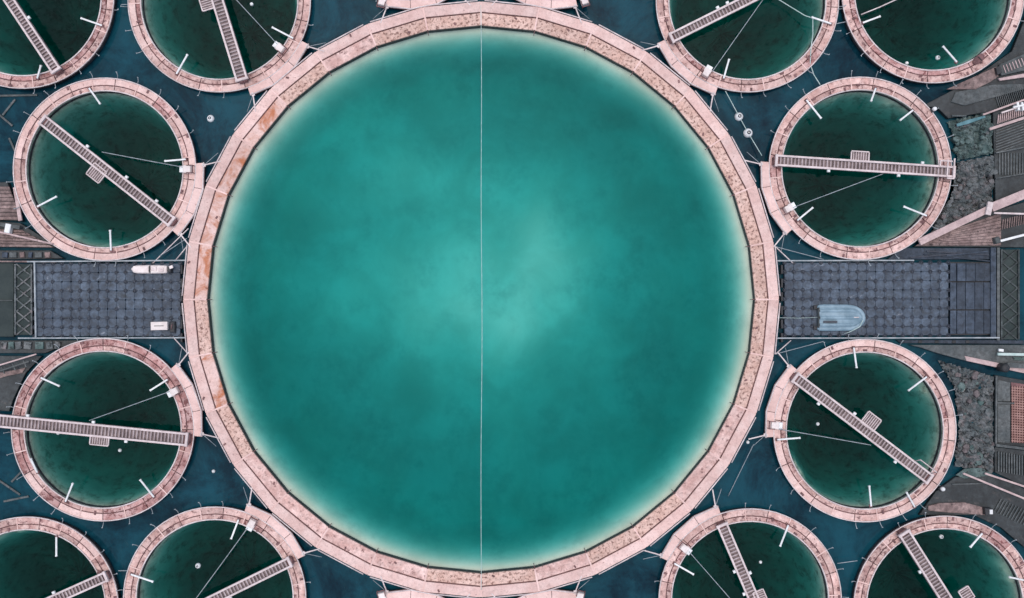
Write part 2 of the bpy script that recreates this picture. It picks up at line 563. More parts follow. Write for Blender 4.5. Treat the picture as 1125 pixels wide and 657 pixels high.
for k in range(NSEG):
    a = PI / 2 + k * DA
    mid = math.degrees(a + DA / 2) % 360
    if 140 < mid < 205 and not 185 < mid < 190:
        key = 'deck_rust'
    elif mid < 75 or mid > 335 or 84 < mid < 110:
        key = 'deck_speck'
    else:
        key = 'deck' if rnd.random() < 0.7 else 'deck_speck'
    o = link('inner_board', me_in[key], None, big, None, a)
    if key == 'deck_rust':
        o['label'] = 'orange rust stained inner walkway board'
    o.location.z = rnd.uniform(-0.006, 0.006)
    o = link('outer_board', me_outb, None, big, None, a)
    o.location.z = rnd.uniform(-0.006, 0.006)
    link('inner_fascia', me_fascia, None, big, None, a)
    link('joist', me_joist, None, big, None, a)
    link('float_beam', me_flt, None, big, None, a)
    link('edge_rail', me_rail, None, big, None, a)
    link('joint_plate', me_joint, None, big, None, a)
    link('liner_hook', me_hook, None, big, None, a)
    if rnd.random() < 0.8:
        rr_ = rnd.choice((R_OUT - 0.12, R_MID0 - 0.1, R_IN + 0.2))
        aa = a + DA * rnd.uniform(0.2, 0.8)
        c = link('cleat', me_cleat, None, big, (*pol(rr_ * math.cos(DA / 2), aa), 0.515), aa + rnd.uniform(-0.3, 1.3))

# centre line across the pool
bm = bmesh.new()
pts, rad = [], []
y0, y1 = W(528, 6, 0.5).y, W(528, 648, 0.5).y
N = 260
for i in range(N + 1):
    t = i / N
    pts.append((W(528.3, 0, 0.5).x + 0.02 * math.sin(t * 14) + 0.035 * math.sin(t * 3.1), y0 + (y1 - y0) * t, 0.53 - 0.30 * math.sin(PI * t)))
    rad.append(0.014 if i % 4 else 0.020)
tube(bm, pts, rad, 6)
o = link('float_line', bm, M['rope'])
tag(o, 'pale beaded line stretched straight across the turquoise central pool', 'line')

# ------------------------------------------------------------------ small pens
NS = 24
DS = 2 * PI / NS
gs = 0.004
RM0, RM1 = RI + 0.27, RI + 0.325
def prism_mesh(name, poly, z0, z1, m, ch=0.01):
    bm = bmesh.new(); prism(bm, poly, z0, z1, ch); return mesh_of(name, bm, m)
ms_in_v = {k_: prism_mesh('inner_board', ring_poly(RI, RM0, gs, DS - gs, 3), 0.37, 0.45, M[k_]) for k_ in ('deck_small', 'deck_red', 'deck')}
ms_out_v = {k_: prism_mesh('outer_board', ring_poly(RM1, RO, gs, DS - gs, 3), 0.375, 0.46, M[k_]) for k_ in ('deck', 'deck_red', 'deck_outer', 'deck_small')}
bm = bmesh.new(); tube(bm, [(*pol(RI + 0.16, i * DS / 2), 0.12) for i in range(48)], 0.20, 8, True)
ms_f1 = mesh_of('inner_float_pipe', bm, M['black'])
bm = bmesh.new(); tube(bm, [(*pol(RO - 0.22, i * DS / 2), 0.12) for i in range(48)], 0.22, 8, True)
ms_f2 = mesh_of('outer_float_pipe', bm, M['black'])
bm = bmesh.new(); tube(bm, [(*pol(RI + 0.01, i * DS / 3), 0.475) for i in range(72)], 0.040, 6, True)
ms_r1 = mesh_of('inner_edge_tube', bm, M['rail'])
bm = bmesh.new(); tube(bm, [(*pol(RO - 0.01, i * DS / 3), 0.485) for i in range(72)], 0.034, 6, True)
ms_r2 = mesh_of('outer_edge_tube', bm, M['rail'])
bm = bmesh.new(); prism_ring = tube(bm, [(*pol((RM0 + RM1) / 2, i * DS / 3), 0.34) for i in range(72)], 0.07, 4, True)
ms_gap = mesh_of('centre_joist', bm, M['darkgap'])
bm = bmesh.new()
tube(bm, [(RO - 0.05, 0, 0.40), (RO + 0.18, 0, 0.44), (RO + 0.34, 0.015, 0.60)], 0.02, 5)
bar(bm, (RO + 0.335, -0.02, 0.61), (RO + 0.335, 0.055, 0.61), 0.03, 0.03)
ms_br = mesh_of('mooring_bracket', bm, M['wire'])
bm = bmesh.new(); box(bm, ((RI + RO) / 2, 0, 0.476), (0.66, 0.06, 0.018), 0, 0.006)
ms_joint = mesh_of('joint_plate', bm, M['dock'])
bm = bmesh.new(); box(bm, (0, 0, 0.485), (0.22, 0.11, 0.05), 0, 0.012)
ms_clip = mesh_of('rail_clip', bm, M['darkgap'])
# the hanging bag of a pen
def bag_mesh(seed):
    bm = bmesh.new()
    prof = [(RI + 0.02, 0.38), (RI - 0.01, 0.06), (RI - 0.05, -0.04)]
    for i in range(1, 25):
        u = 1 - i / 24
        prof.append((max(0.0, (RI - 0.05) * u), -0.04 - 6.0 * (1 - u ** 3.0)))
    revolve(bm, prof, 96)
    for v in bm.verts:
        if v.co.z < -0.05:
            a = math.atan2(v.co.y, v.co.x)
            rr_ = math.hypot(v.co.x, v.co.y) / RI
            nz = 1.9 * noise.noise(Vector((v.co.x * 0.5 + seed, v.co.y * 0.5, 0))) + 0.8 * noise.noise(Vector((math.cos(a) * 9 + seed, math.sin(a) * 9, rr_ * 3)))
            v.co.z += 0.42 * nz * min(1, -v.co.z) + 0.25 * max(0, nz) * (rr_ > 0.8)
            v.co.z = min(v.co.z, -0.03)
    return mesh_of('bag_liner', bm, M['pen_liner'])
ms_bags = [bag_mesh(s_) for s_ in (0.0, 3.3, 7.9, 12.4, 21.7)]
bm = bmesh.new(); revolve(bm, [(0, 0), (4.45, 0), (4.45, -8.5), (0, -8.5)], 64)
for f in bm.faces: f.smooth = False
ms_water = mesh_of('pen_water', bm, M['penwater'])
DOCK = [prism_mesh('dock_panel', [pol(RO + 0.03, R(-23 + 15.34 * i)), pol(5.50 if i else 5.44, R(-23 + 15.34 * i)), pol(5.50 if i < 2 else 5.44, R(-23 + 15.34 * (i + 1) - 0.25)), pol(RO + 0.03, R(-23 + 15.34 * (i + 1) - 0.25))], 0.40, 0.50, M['dock'], 0.012) for i in range(3)]
bm = bmesh.new(); tube(bm, [(*pol(5.46 if 0 < i < 3 else 5.41, R(-23 + 15.34 * i)), 0.515) for i in range(4)], 0.035, 6)
ms_dockrail = mesh_of('dock_edge_tube', bm, M['rail'])
bm = bmesh.new()
prism(bm, [pol(RO + 0.05, R(-22)), pol(5.38, R(-22)), pol(5.42, R(-7)), pol(5.42, R(7)), pol(5.38, R(22)), pol(RO + 0.05, R(22)), pol(RO + 0.05, 0)], 0.0, 0.39)
ms_dockflt = mesh_of('dock_float', bm, M['black'])

RODS = {
    'L2': [(98, 97, 110, 114), (41, 227, 62, 216), (122, 275, 121, 253), (204, 175, 181, 177)],
    'TL0': [(112, 28, 89, 20), (41, 86, 45, 72)],
    'TL1': [(322, 42, 299, 30), (194, 81, 206, 60)],
    'L3': [(45, 415, 65, 424), (184, 417, 165, 429), (72, 551, 80, 531), (169, 546, 154, 527), (41, 519, 34, 504)],
    'BL0': [(62, 590, 62, 611)],
    'BL1': [(144, 631, 168, 639), (262, 571, 254, 592)],
    'TR1': [(795, 86, 801, 65), (913, 26, 892, 19)],
    'TR0': [(948, 25, 967, 18), (1051, 68, 1036, 51)],
    'R2': [(886, 110, 902, 130), (962, 97, 957, 111), (1003, 121, 989, 132), (1018, 237, 993, 227), (876, 242, 893, 228)],
    'R3': [(938, 382, 941, 404), (1018, 414, 998, 429), (854, 483, 879, 481), (957, 556, 955, 534), (1005, 557, 996, 541)],
    'BR1': [(866, 577, 857, 600), (741, 619, 762, 631)],
    'BR0': [(1079, 586, 1066, 601), (1128, 638, 1109, 634)],
}
BOXES = {  # winch box pixel on the dock end of the inner pens
    'TL1': (308, 53), 'TR1': (776, 80), 'L2': (206, 186), 'L3': (192, 430), 'R2': (866, 229), 'R3': (851, 467),
    'BL1': (277, 575), 'BR1': (752, 602), 'T1': (420, 2), 'T2': (642, 1), 'B1': (420, 655), 'B2': (637, 655),
}
LAB = {
    'TL0': ('pink floating ring in the top left corner, cut by the frame', None),
    'TL1': ('pink floating ring touching the pool at upper left, bridge slanting steeply through it', None),
    'L2': ('whole pink floating ring just above the left float pontoon', None),
    'L3': ('whole pink floating ring just below the left float pontoon', None),
    'BL0': ('pink floating ring in the bottom left corner, cut by the frame', None),
    'BL1': ('pink floating ring touching the pool at lower left, cut by the bottom edge', None),
    'TR1': ('pink floating ring touching the pool at upper right, bridge rising to the right', None),
    'TR0': ('pink floating ring in the top right corner, cut by the frame', None),
    'R2': ('whole pink floating ring just above the pontoon with the boat', None),
    'R3': ('whole pink floating ring just below the pontoon with the boat', None),
    'BR1': ('pink floating ring touching the pool at lower right, cut by the bottom edge', None),
    'BR0': ('pink floating ring in the bottom right corner, cut by the frame', None),
    'T1': ('pink ring dock poking in at the top edge left of the pool line', None),
    'T2': ('pink ring dock poking in at the top edge right of the pool line', None),
    'B1': ('pink ring dock poking in at the bottom edge left of the pool line', None),
    'B2': ('pink ring dock poking in at the bottom edge right of the pool line', None),
}
rnd = random.Random(11)
PEN_DECK = {'L3': ('deck_red', 'deck_red'), 'L2': ('deck', 'deck_outer'), 'TR0': ('deck_red', 'deck_small'), 'BL0': ('deck_small', 'deck_small'), 'BR0': ('deck_small', 'deck_small'), 'TL0': ('deck_red', 'deck_small'), 'R3': ('deck_small', 'deck_outer')}
for key, c in PC.items():
    root = empty('pen_ring', c)
    tag(root, LAB[key][0], 'pen ring', 'pink floating pen rings')
    to_c = math.atan2(PCEN.y - c.y, PCEN.x - c.x)
    inner_row = key not in ('TL0', 'BL0', 'TR0', 'BR0')
    off = rnd.uniform(0, DS)
    for k in range(NS):
        a = off + k * DS
        vi, vo = PEN_DECK.get(key, ('deck_small', 'deck'))
        if rnd.random() < 0.18:
            vi, vo = rnd.choice(('deck_small', 'deck_red', 'deck')), rnd.choice(('deck', 'deck_outer', 'deck_red'))
        o = link('inner_board', ms_in_v[vi], None, root, (0, 0, rnd.uniform(-0.006, 0.006)), a)
        o = link('outer_board', ms_out_v[vo], None, root, (0, 0, rnd.uniform(-0.006, 0.006)), a)
        if k % 2 == 0:
            link('joint_plate', ms_joint, None, root, None, a)
        da = (a - to_c + PI) % (2 * PI) - PI
        if (not inner_row or abs(da) > R(28)) and rnd.random() < 0.8:
            link('mooring_bracket', ms_br, None, root, None, a + rnd.uniform(-0.03, 0.03))
        if rnd.random() < 0.45:
            aa = a + rnd.uniform(0, DS)
            link('rail_clip', ms_clip, None, root, (*pol(rnd.choice((RI + 0.1, RO - 0.12, RM0)), aa), 0), aa + rnd.choice((0, PI / 2)))
    for nm, m_ in (('inner_float_pipe', ms_f1), ('outer_float_pipe', ms_f2)):
        link(nm, m_, None, root)
    for nm, m_ in (('inner_edge_tube', ms_r1), ('outer_edge_tube', ms_r2), ('centre_joist', ms_gap)):
        link(nm, m_, None, root, None, off)
    bl = link('bag_liner', rnd.choice(ms_bags), None, root, None, rnd.uniform(0, 6))
    if inner_row:
        for i in range(3):
            link('dock_panel', DOCK[i], None, root, None, to_c)
        link('dock_edge_tube', ms_dockrail, None, root, None, to_c)
        link('dock_float', ms_dockflt, None, root, None, to_c)
        # hinged tie bars to the pool walkway
        for s in (-1, 1):
            a = to_c + s * R(21.5)
            p = Vector((*pol(5.42, a), 0.47))
            q = p + Vector((*pol(0.95, to_c + s * R(32)), 0.02))
            bm = bmesh.new(); bar(bm, p, q, 0.06, 0.05)
            bar(bm, p - Vector((*pol(0.12, to_c), 0)), p + Vector((*pol(0.10, to_c), 0)), 0.16, 0.07)
            link('tie_bar', bm, M['rail'], root)
            q2 = p + Vector((*pol(1.0, to_c + s * R(62)), -0.1))
            bm = bmesh.new(); tube(bm, [p, q2], 0.018, 5)
            link('tie_chain', bm, M['wire'], root)
    for (ax, ay, bx_, by_) in RODS.get(key, []):
        p = W(ax, ay, 0.55) - c
        q = W(bx_, by_, 0.85) - c
        bm = bmesh.new(); bar(bm, p, q, 0.085, 0.06)
        d = (p - q).normalized()
        bar(bm, q - d * 0.02, q + d * 0.05, 0.105, 0.08)
        rod = link('sampling_rod', bm, M['white'], root)
        bm = bmesh.new(); box(bm, (p.x, p.y, 0.50), (0.16, 0.17, 0.1), math.atan2(d.y, d.x), 0.02)
        link('rod_clamp', bm, M['darkgap'], rod)
    if key in BOXES:
        b = W(*BOXES[key], 0.6) - c
        ra = math.atan2(b.y, b.x)
        bm = bmesh.new(); box(bm, (b.x, b.y, 0.62), (0.42, 0.40, 0.28), ra, 0.03)
        bx0 = link('winch_box', bm, M['cream'], root)
        bi = Vector((b.x, b.y, 0)) - Vector((*pol(0.30, ra), 0))
        bm = bmesh.new(); box(bm, (bi.x, bi.y, 0.60), (0.22, 0.34, 0.2), ra, 0.02)
        link('counterweight', bm, M['white'], bx0)
        bm = bmesh.new()
        bo = Vector((b.x, b.y, 0)) + Vector((*pol(0.34, ra), 0))
        t_ = Vector((*pol(0.20, ra + PI / 2), 0))
        for s in (-1, 1):
            tube(bm, [bo + t_ * s + Vector((0, 0, 0.5)), bo + t_ * s + Vector((0, 0, 0.78)), Vector((b.x, b.y, 0.78)) + t_ * s], 0.025, 5)
        tube(bm, [bo - t_ + Vector((0, 0, 0.78)), bo + t_ + Vector((0, 0, 0.78))], 0.03, 5)
        f_ = link('winch_frame', bm, M['darkgap'], bx0)
        tag(f_, kind='stuff')
    wtr = link('pen_water', ms_water, None, None, c)
    tag(wtr, kind='structure')

# ------------------------------------------------------------------ bridges over the pens
def bridge(a, b, w, label, plat=None, extra=None, z=0.92):
    p, q = W(*a, z), W(*b, z)
    mid = (p + q) / 2
    mid.z = 0
    d = (q - p)
    Ln = d.length
    ang = math.atan2(d.y, d.x)
    root = empty('footbridge', mid, ang)
    tag(root, label, 'bridge', 'narrow slatted bridges over the pens')
    hw = w / S / 2
    for s in (-1, 1):
        bm = bmesh.new()
        bar(bm, (-Ln / 2, s * hw, z), (Ln / 2, s * hw, z), 0.10, 0.12)
        rl = link('side_rail', bm, M['bridge'], root)
        bm = bmesh.new()
        bar(bm, (-Ln / 2, s * hw, z - 0.30), (Ln / 2, s * hw, z - 0.30), 0.05, 0.05)
        nn = int(Ln / 0.5)
        for i in range(nn):
            x0 = -Ln / 2 + Ln * i / nn
            x1 = -Ln / 2 + Ln * (i + 1) / nn
            zz = (z - 0.3, z - 0.05) if i % 2 else (z - 0.05, z - 0.3)
            bar(bm, (x0, s * hw, zz[0]), (x1, s * hw, zz[1]), 0.03, 0.03)
        tr_ = link('side_truss', bm, M['tread'], root)
        tag(tr_, kind='stuff')
    bm = bmesh.new()
    box(bm, (0, 0, z - 0.12), (Ln - 0.1, 2 * hw - 0.10, 0.03))
    link('deck_pan', bm, M['tread'], root)
    bm = bmesh.new()
    n = int(Ln / 0.19)
    for i in range(n):
        x = -Ln / 2 + (i + 0.5) * Ln / n
        box(bm, (x, 0, z - 0.055), (0.075, 2 * hw - 0.12, 0.05))
    tr_ = link('treads', bm, M['slat'], root)
    tag(tr_, kind='stuff')
    for s in (-1, 1):
        bm = bmesh.new()
        box(bm, (s * (Ln / 2 - 0.05), 0, z - 0.001), (0.14, 2 * hw + 0.16, 0.14), 0, 0.01)
        link('end_beam', bm, M['bridge'], root)
        bm = bmesh.new()
        box(bm, (s * (Ln / 2 - 0.08), 0, (z + 0.46) / 2 - 0.04), (0.3, 2 * hw * 0.8, z - 0.56), 0, 0.0)
        link('end_post', bm, M['darkgap'], root)
    if plat:
        pc = W(*plat[0], z) - mid
        lx = pc.x * math.cos(-ang) - pc.y * math.sin(-ang)
        ly = pc.x * math.sin(-ang) + pc.y * math.cos(-ang)
        pw, ph = plat[1] / S, plat[2] / S
        bm = bmesh.new()
        box(bm, (lx, ly, z - 0.1), (pw - 0.06, ph - 0.06, 0.04))
        pl = link('side_platform', bm, M['tread'], root)
        bm = bmesh.new()
        for s in (-1, 1):
            bar(bm, (lx - pw / 2, ly + s * ph / 2, z - 0.03), (lx + pw / 2, ly + s * ph / 2, z - 0.03), 0.06, 0.08)
            bar(bm, (lx + s * pw / 2, ly - ph / 2 + 0.03, z - 0.031), (lx + s * pw / 2, ly + ph / 2 - 0.03, z - 0.031), 0.06, 0.08)
        link('platform_frame', bm, M['bridge'], pl)
        bm = bmesh.new()
        m_ = max(3, int(pw / 0.12))
        for i in range(1, m_):
            bar(bm, (lx - pw / 2 + pw * i / m_, ly - ph / 2 + 0.03, z - 0.06), (lx - pw / 2 + pw * i / m_, ly + ph / 2 - 0.03, z - 0.06), 0.035, 0.03)
        gr = link('platform_grating', bm, M['bridge'], pl)
        tag(gr, kind='stuff')
    # small lamps and instruments clipped to the rails
    rr = random.Random(int(a[0] * 7 + a[1]))
    for i in range(3):
        x = rr.uniform(-0.35, 0.35) * Ln
        s = rr.choice((-1, 1))
        bm = bmesh.new()
        box(bm, (x, s * (hw + 0.13), z - 0.02), (0.16, 0.14, 0.12), 0, 0.02)
        link('instrument_box', bm, M['white'], root)
    if extra:
        extra(root, Ln, hw, z)
    return root


def end_frame(root, Ln, hw, z):
    bm = bmesh.new()
    x = Ln / 2 - 0.1
    for dx, w2 in ((-0.75, 0.0), (-0.35, 0.55), (0.0, 0.62)):
        if w2:
            bar(bm, (x + dx, -w2 * 0.55, z + 0.09), (x + dx, w2 * 1.15, z + 0.09), 0.07, 0.06)
    bar(bm, (x - 0.75, hw + 0.30, z + 0.091), (x - 0.1, hw + 0.30, z + 0.091), 0.07, 0.06)
    bar(bm, (x - 0.75, hw + 0.0, z + 0.092), (x - 0.75, hw + 0.33, z + 0.092), 0.06, 0.06)
    bar(bm, (x - 0.35, -hw - 0.12, z + 0.093), (x + 0.05, -hw - 0.12, z + 0.093), 0.07, 0.06)
    link('gate_frame', bm, M['bridge'], root)


def end_rail(root, Ln, hw, z):
    bm = bmesh.new()
    x = Ln / 2 - 0.2
    tube(bm, [(x - 1.1, hw + 0.02, z), (x - 1.1, hw + 0.22, z + 0.5), (x, hw + 0.22, z + 0.5), (x, hw + 0.02, z)], 0.03, 6)
    link('handrail', bm, M['bridge'], root)


bridge((-42, -78), (62, 78), 9, 'slatted bridge slanting down to the right in the top left corner')
bridge((213, -84), (266, 88), 11, 'steep slatted bridge crossing the ring at upper left of the pool', ((227, 4), 13, 13))
bridge((46, 131), (189, 244), 10, 'slatted bridge sloping down to the right above the left pontoon', ((106, 190), 17, 15))
bridge((-14, 461), (206, 483), 12, 'nearly level slatted bridge running off the left edge below the pontoon', ((109, 484), 20, 10))
bridge((-60, 712), (117, 633), 9, 'slatted bridge rising to the right in the bottom left corner')
bridge((146, 702), (319, 617), 9, 'slatted bridge rising to the right beside the bottom edge, left of the pool')
bridge((737, 42), (905, -42), 9, 'slatted bridge rising to the right at the top edge, right of the pool')
bridge((852, 176), (1049, 189), 10, 'nearly level slatted bridge above the pontoon with the boat', ((945, 172), 19, 11), end_frame)
bridge((873, 414), (1022, 527), 10, 'slatted bridge sloping down to the right below the pontoon with the boat', ((957, 463), 17, 15), end_rail)
bridge((793, 576), (864, 742), 10, 'steep slatted bridge at the bottom edge, right of the pool', ((835, 655), 12, 12))
bridge((993, 585), (1085, 730), 11, 'slatted bridge sloping down to the right in the bottom right corner', ((1062, 653), 14, 12))

# ------------------------------------------------------------------ wires, ropes
def cable(name, pts, rad, m, label, cat, group=None, sag=0.0):
    P = []
    for (ax, ay, az), (bx_, by_, bz) in zip(pts, pts[1:]):
        A, B = W(ax, ay, az), W(bx_, by_, bz)
        n = max(2, int((B - A).length / 0.4))
        for i in range(n + (1 if (bx_, by_, bz) == pts[-1] else 0)):
            t = i / n
            v = A.lerp(B, t)
            v.z -= sag * 4 * t * (1 - t)
            P.append(v)
    bm = bmesh.new(); tube(bm, P, rad, 5)
    o = link(name, bm, m)
    tag(o, label, cat, group)
    return o

G1 = 'thin wires between winch boxes and bridges'
for pts, lb in (
    ([(203, 184, .7), (112, 167, .75)], 'thin wire across the ring above the left pontoon'),
    ([(306, 50, .7), (258, -2, .75)], 'thin wire across the ring at upper left of the pool'),
    ([(187, 430, .7), (98, 462, .75)], 'thin wire across the ring below the left pontoon'),
    ([(871, 228, .7), (970, 191, .8)], 'thin wire across the ring above the boat pontoon'),
    ([(853, 471, .7), (957, 489, .8)], 'thin wire across the ring below the boat pontoon'),
    ([(757, 606, .7), (806, 662, .75)], 'thin wire in the ring at lower right of the pool'),
    ([(272, 580, .7), (215, 658, .75)], 'thin wire in the ring at lower left of the pool'),
    ([(783, 78, .7), (840, -3, .75)], 'thin wire in the ring at upper right of the pool'),
):
    cable('wire', pts, 0.024, M['wire'], lb, 'wire', G1, 0.08)
cable('rope', [(850, -4, .5), (866, 6, .4), (884, 17, .6), (893, 20, .8), (893, 38, .45), (891, 52, .5), (890, 70, .45), (894, 82, .3), (901, 93, .45)], 0.026, M['rope'], 'pale rope looping over the right side of the upper right ring', 'rope')
cable('rope', [(946, 16, .5), (966, 8, .6), (990, -3, .7)], 0.035, M['rail'], 'pale pole line leaving the top edge in the top right ring', 'rope')
cable('rope', [(797, 100, .45), (812, 128, .16), (822, 146, .16), (837, 171, .45)], 0.022, M['rope'], 'rope joining the two white buoys right of the pool', 'rope')
cable('rope', [(828, 488, .4), (800, 545, .05)], 0.02, M['wire'], 'slack rope trailing in the gap at lower right of the pool', 'rope')
for pts, lb in (
    ([(207, 251, .48), (168, 289, .35)], 'long brace at the upper right corner of the left pontoon'),
    ([(206, 270, .48), (192, 287, .35)], 'short brace at the upper right corner of the left pontoon'),
    ([(206, 388, .48), (190, 370, .35)], 'brace at the lower right corner of the left pontoon'),
    ([(852, 271, .48), (871, 289, .35)], 'brace at the upper left corner of the boat pontoon'),
    ([(852, 389, .48), (869, 374, .35)], 'brace at the lower left corner of the boat pontoon'),
    ([(852, 271, .48), (905, 285, .40)], 'slack wire above the boat pontoon corner'),
    ([(852, 389, .48), (905, 375, .40)], 'slack wire below the boat pontoon corner'),
    ([(205, 262, .48), (176, 281, .40)], 'slack wire above the left pontoon corner'),
    ([(133, 5, .5), (140, 5, .5)], 'short link joining the two upper left corner rings'),
    ([(919, 26, .5), (929, 24, .5)], 'short link joining the two upper right corner rings'),
    ([(130, 627, .5), (140, 627, .5)], 'short link joining the two lower left corner rings'),
    ([(920, 619, .5), (942, 616, .5)], 'short link joining the two lower right corner rings'),
):
    cable('mooring_wire', pts, 0.032 if 'brace' in lb else 0.022, M['rail'] if 'brace' in lb else M['wire'], lb, 'wire', 'mooring wires and braces')

# ------------------------------------------------------------------ buoys and little floats
def buoy(px, py, r, label, ring=True):
    c = W(px, py, 0.1); c.z = 0
    root = empty('buoy', c)
    tag(root, label, 'buoy', 'white floating buoys')
    bm = bmesh.new()
    revolve(bm, [(0, r * 1.05), (r * .45, r * .98), (r * .8, r * .7), (r, r * .2), (r * .9, -r * .35), (r * .5, -r * .8), (0, -r * .9)], 16)
    link('ball', bm, M['white'], root)
    if ring:
        bm = bmesh.new()
        tube(bm, [(r * .30 * math.cos(t * PI / 4), r * .30 * math.sin(t * PI / 4), r * 1.1) for t in range(8)], r * .12, 5, True)
        link('eye', bm, M['pin'], root)
buoy(812, 128, .24, 'upper white buoy on the rope right of the pool')
buoy(822, 146, .26, 'lower white buoy on the rope right of the pool')
buoy(231, 130, .20, 'white buoy alone in the gap left of the pool')
buoy(1031, 63, .13, 'tiny white buoy inside the top right ring')
buoy(997, 69, .10, 'tiny white buoy by the inner edge of the top right ring', False)
buoy(899, 466, .10, 'tiny white buoy floating under the bridge below the boat pontoon', False)
buoy(836, 618, .09, 'tiny white buoy in the lower right ring beside the steep bridge', False)
buoy(1035, 590, .12, 'tiny white buoy in the bottom right corner ring')
buoy(217, 622, .15, 'tiny white buoy in the lower left ring near the pool')
buoy(131, 495, .10, 'tiny white buoy below the bridge of the ring under the left pontoon', False)
buoy(63, 476, .10, 'tiny white buoy by the bridge near the left edge', False)
buoy(234, 518, .10, 'tiny white buoy in the gap left of the pool at lower left', False)
buoy(822, 486, .10, 'tiny white buoy in the gap below the boat pontoon', False)
buoy(276, 4, .10, 'tiny white buoy in the ring at upper left of the pool', False)
buoy(1057, 427, .20, 'white buoy lying on the mossy slab right of the lower right ring')

# ------------------------------------------------------------------ float pontoons of linked cubes
def oct_poly(h, c):
    return [(-h + c, -h), (h - c, -h), (h, -h + c), (h, h - c), (h - c, h), (-h + c, h), (-h, h - c), (-h, -h + c)]
bm = bmesh.new()
prism(bm, oct_poly(0.2485, 0.05), -0.12, 0.30, 0.016)
# shallow dished tread on top
top = max(bm.faces, key=lambda f: f.calc_center_median().z)
r_ = bmesh.ops.inset_region(bm, faces=[top], thickness=0.06, depth=-0.004)
ms_cube = mesh_of('float_cube', bm, M['float'])


def pin_mesh(nx, ny, w, skip):
    bm = bmesh.new()
    rr = random.Random(nx)
    for i in range(nx + 1):
        for j in range(ny + 1):
            if rr.random() < 0.12:
                continue
            x, y = (i - nx / 2) * w, (j - ny / 2) * w
            ps = [(x + 0.10 * math.cos(t * PI / 4), y + 0.10 * math.sin(t * PI / 4)) for t in range(8)]
            tube(bm, [(p_[0], p_[1], 0.298) for p_ in ps], 0.026, 5, True)
            ps = [(x + 0.055 * math.cos(t * PI / 3), y + 0.055 * math.sin(t * PI / 3)) for t in range(6)]
            prism(bm, ps, 0.28, 0.335, 0.01)
    return bm


def pontoon(x0, x1, y0, y1, nx, ny, label):
    a, b = W(x0, y0, 0.3), W(x1, y1, 0.3)
    c = (a + b) / 2; c.z = 0
    w = abs(b.x - a.x) / nx
    root = empty('float_pontoon', c)
    tag(root, label, 'pontoon', 'pontoons of linked plastic float cubes')
    rr = random.Random(nx)
    for i in range(nx):
        for j in range(ny):
            o = link('float_cube', ms_cube, None, root, ((i - nx / 2 + .5) * w, (j - ny / 2 + .5) * w, rr.uniform(-0.015, 0.015)), rr.choice((0, PI / 2, PI, -PI / 2)) + rr.uniform(-.012, .012))
            o.scale = (w / 0.5,) * 2 + (1,)
    p = link('coupling_pins', pin_mesh(nx, ny, w, 0), M['pin'], root)
    tag(p, kind='stuff')
    return root, c, w

LP, lc, lw = pontoon(38, 198, 290, 369, 16, 8, 'blue grey float pontoon left of the pool, carrying two small white things')
RP, rc, rw = pontoon(862, 1042, 288, 369, 18, 8, 'blue grey float pontoon right of the pool, carrying the upturned boat')

def px_bar(root, c, a, b, z, w, h, m, name='edge_bar'):
    p, q = W(*a, z) - c, W(*b, z) - c
    bm = bmesh.new(); bar(bm, p, q, w, h)
    return link(name, bm, m, root)

for a, b in (((30, 287.5), (206, 286)), ((20, 371.5), (204, 371))):
    px_bar(LP, lc, a, b, 0.38, 0.07, 0.07, M['wire'], 'edge_bar')
px_bar(LP, lc, (38, 288), (39.5, 370.5), 0.40, 0.08, 0.08, M['wire'], 'end_bar')
for a, b in (((853, 286.5), (1004, 286)), ((853, 371.5), (1098, 371))):
    px_bar(RP, rc, a, b, 0.38, 0.07, 0.07, M['wire'], 'edge_bar')
# bumper blocks towards the pool walkway
for root, c, x in ((LP, lc, 199.5), (RP, rc, 859)):
    for y0 in range(291, 368, 15):
        p = W(x, y0 + 5, 0.3) - c
        bm = bmesh.new(); box(bm, (p.x, p.y, 0.18), (0.12, 0.5, 0.3), 0, 0.02)
        link('bumper', bm, M['black'], root)

# bare planks at the outer end of the right pontoon
y_t, y_b = 289, 367
for i, x in enumerate((1047.5, 1056, 1066, 1076, 1085)):
    w_ = (6.5, 9, 9.6, 9.4, 7.6)[i]
    for seg, (ya, yb) in enumerate(((y_t, 309), (310, 340), (341, y_b))):
        p, q = W(x, ya, 0.34), W(x, yb, 0.34)
        cc = (p + q) / 2 - rc
        bm = bmesh.new(); box(bm, (cc.x, cc.y, 0.29 + (0.05 if seg == 0 and 0 < i < 4 else 0)), (w_ / S, abs(p.y - q.y) - 0.02, 0.08), 0, 0.01)
        link('plank', bm, M['bluesteel'], RP)
bm = bmesh.new()
p = W(1068, 328, 0.2) - rc
box(bm, (p.x, p.y, 0.1), (48 / S, 80 / S, 0.2))
link('plank_frame', bm, M['black'], RP)
px_bar(RP, rc, (1091, 272), (1091, 372), 0.36, 0.28, 0.10, M['bluesteel'], 'end_beam')
px_bar(RP, rc, (1096.5, 272), (1096.5, 374), 0.33, 0.15, 0.10, M['steel_mid'], 'end_beam')


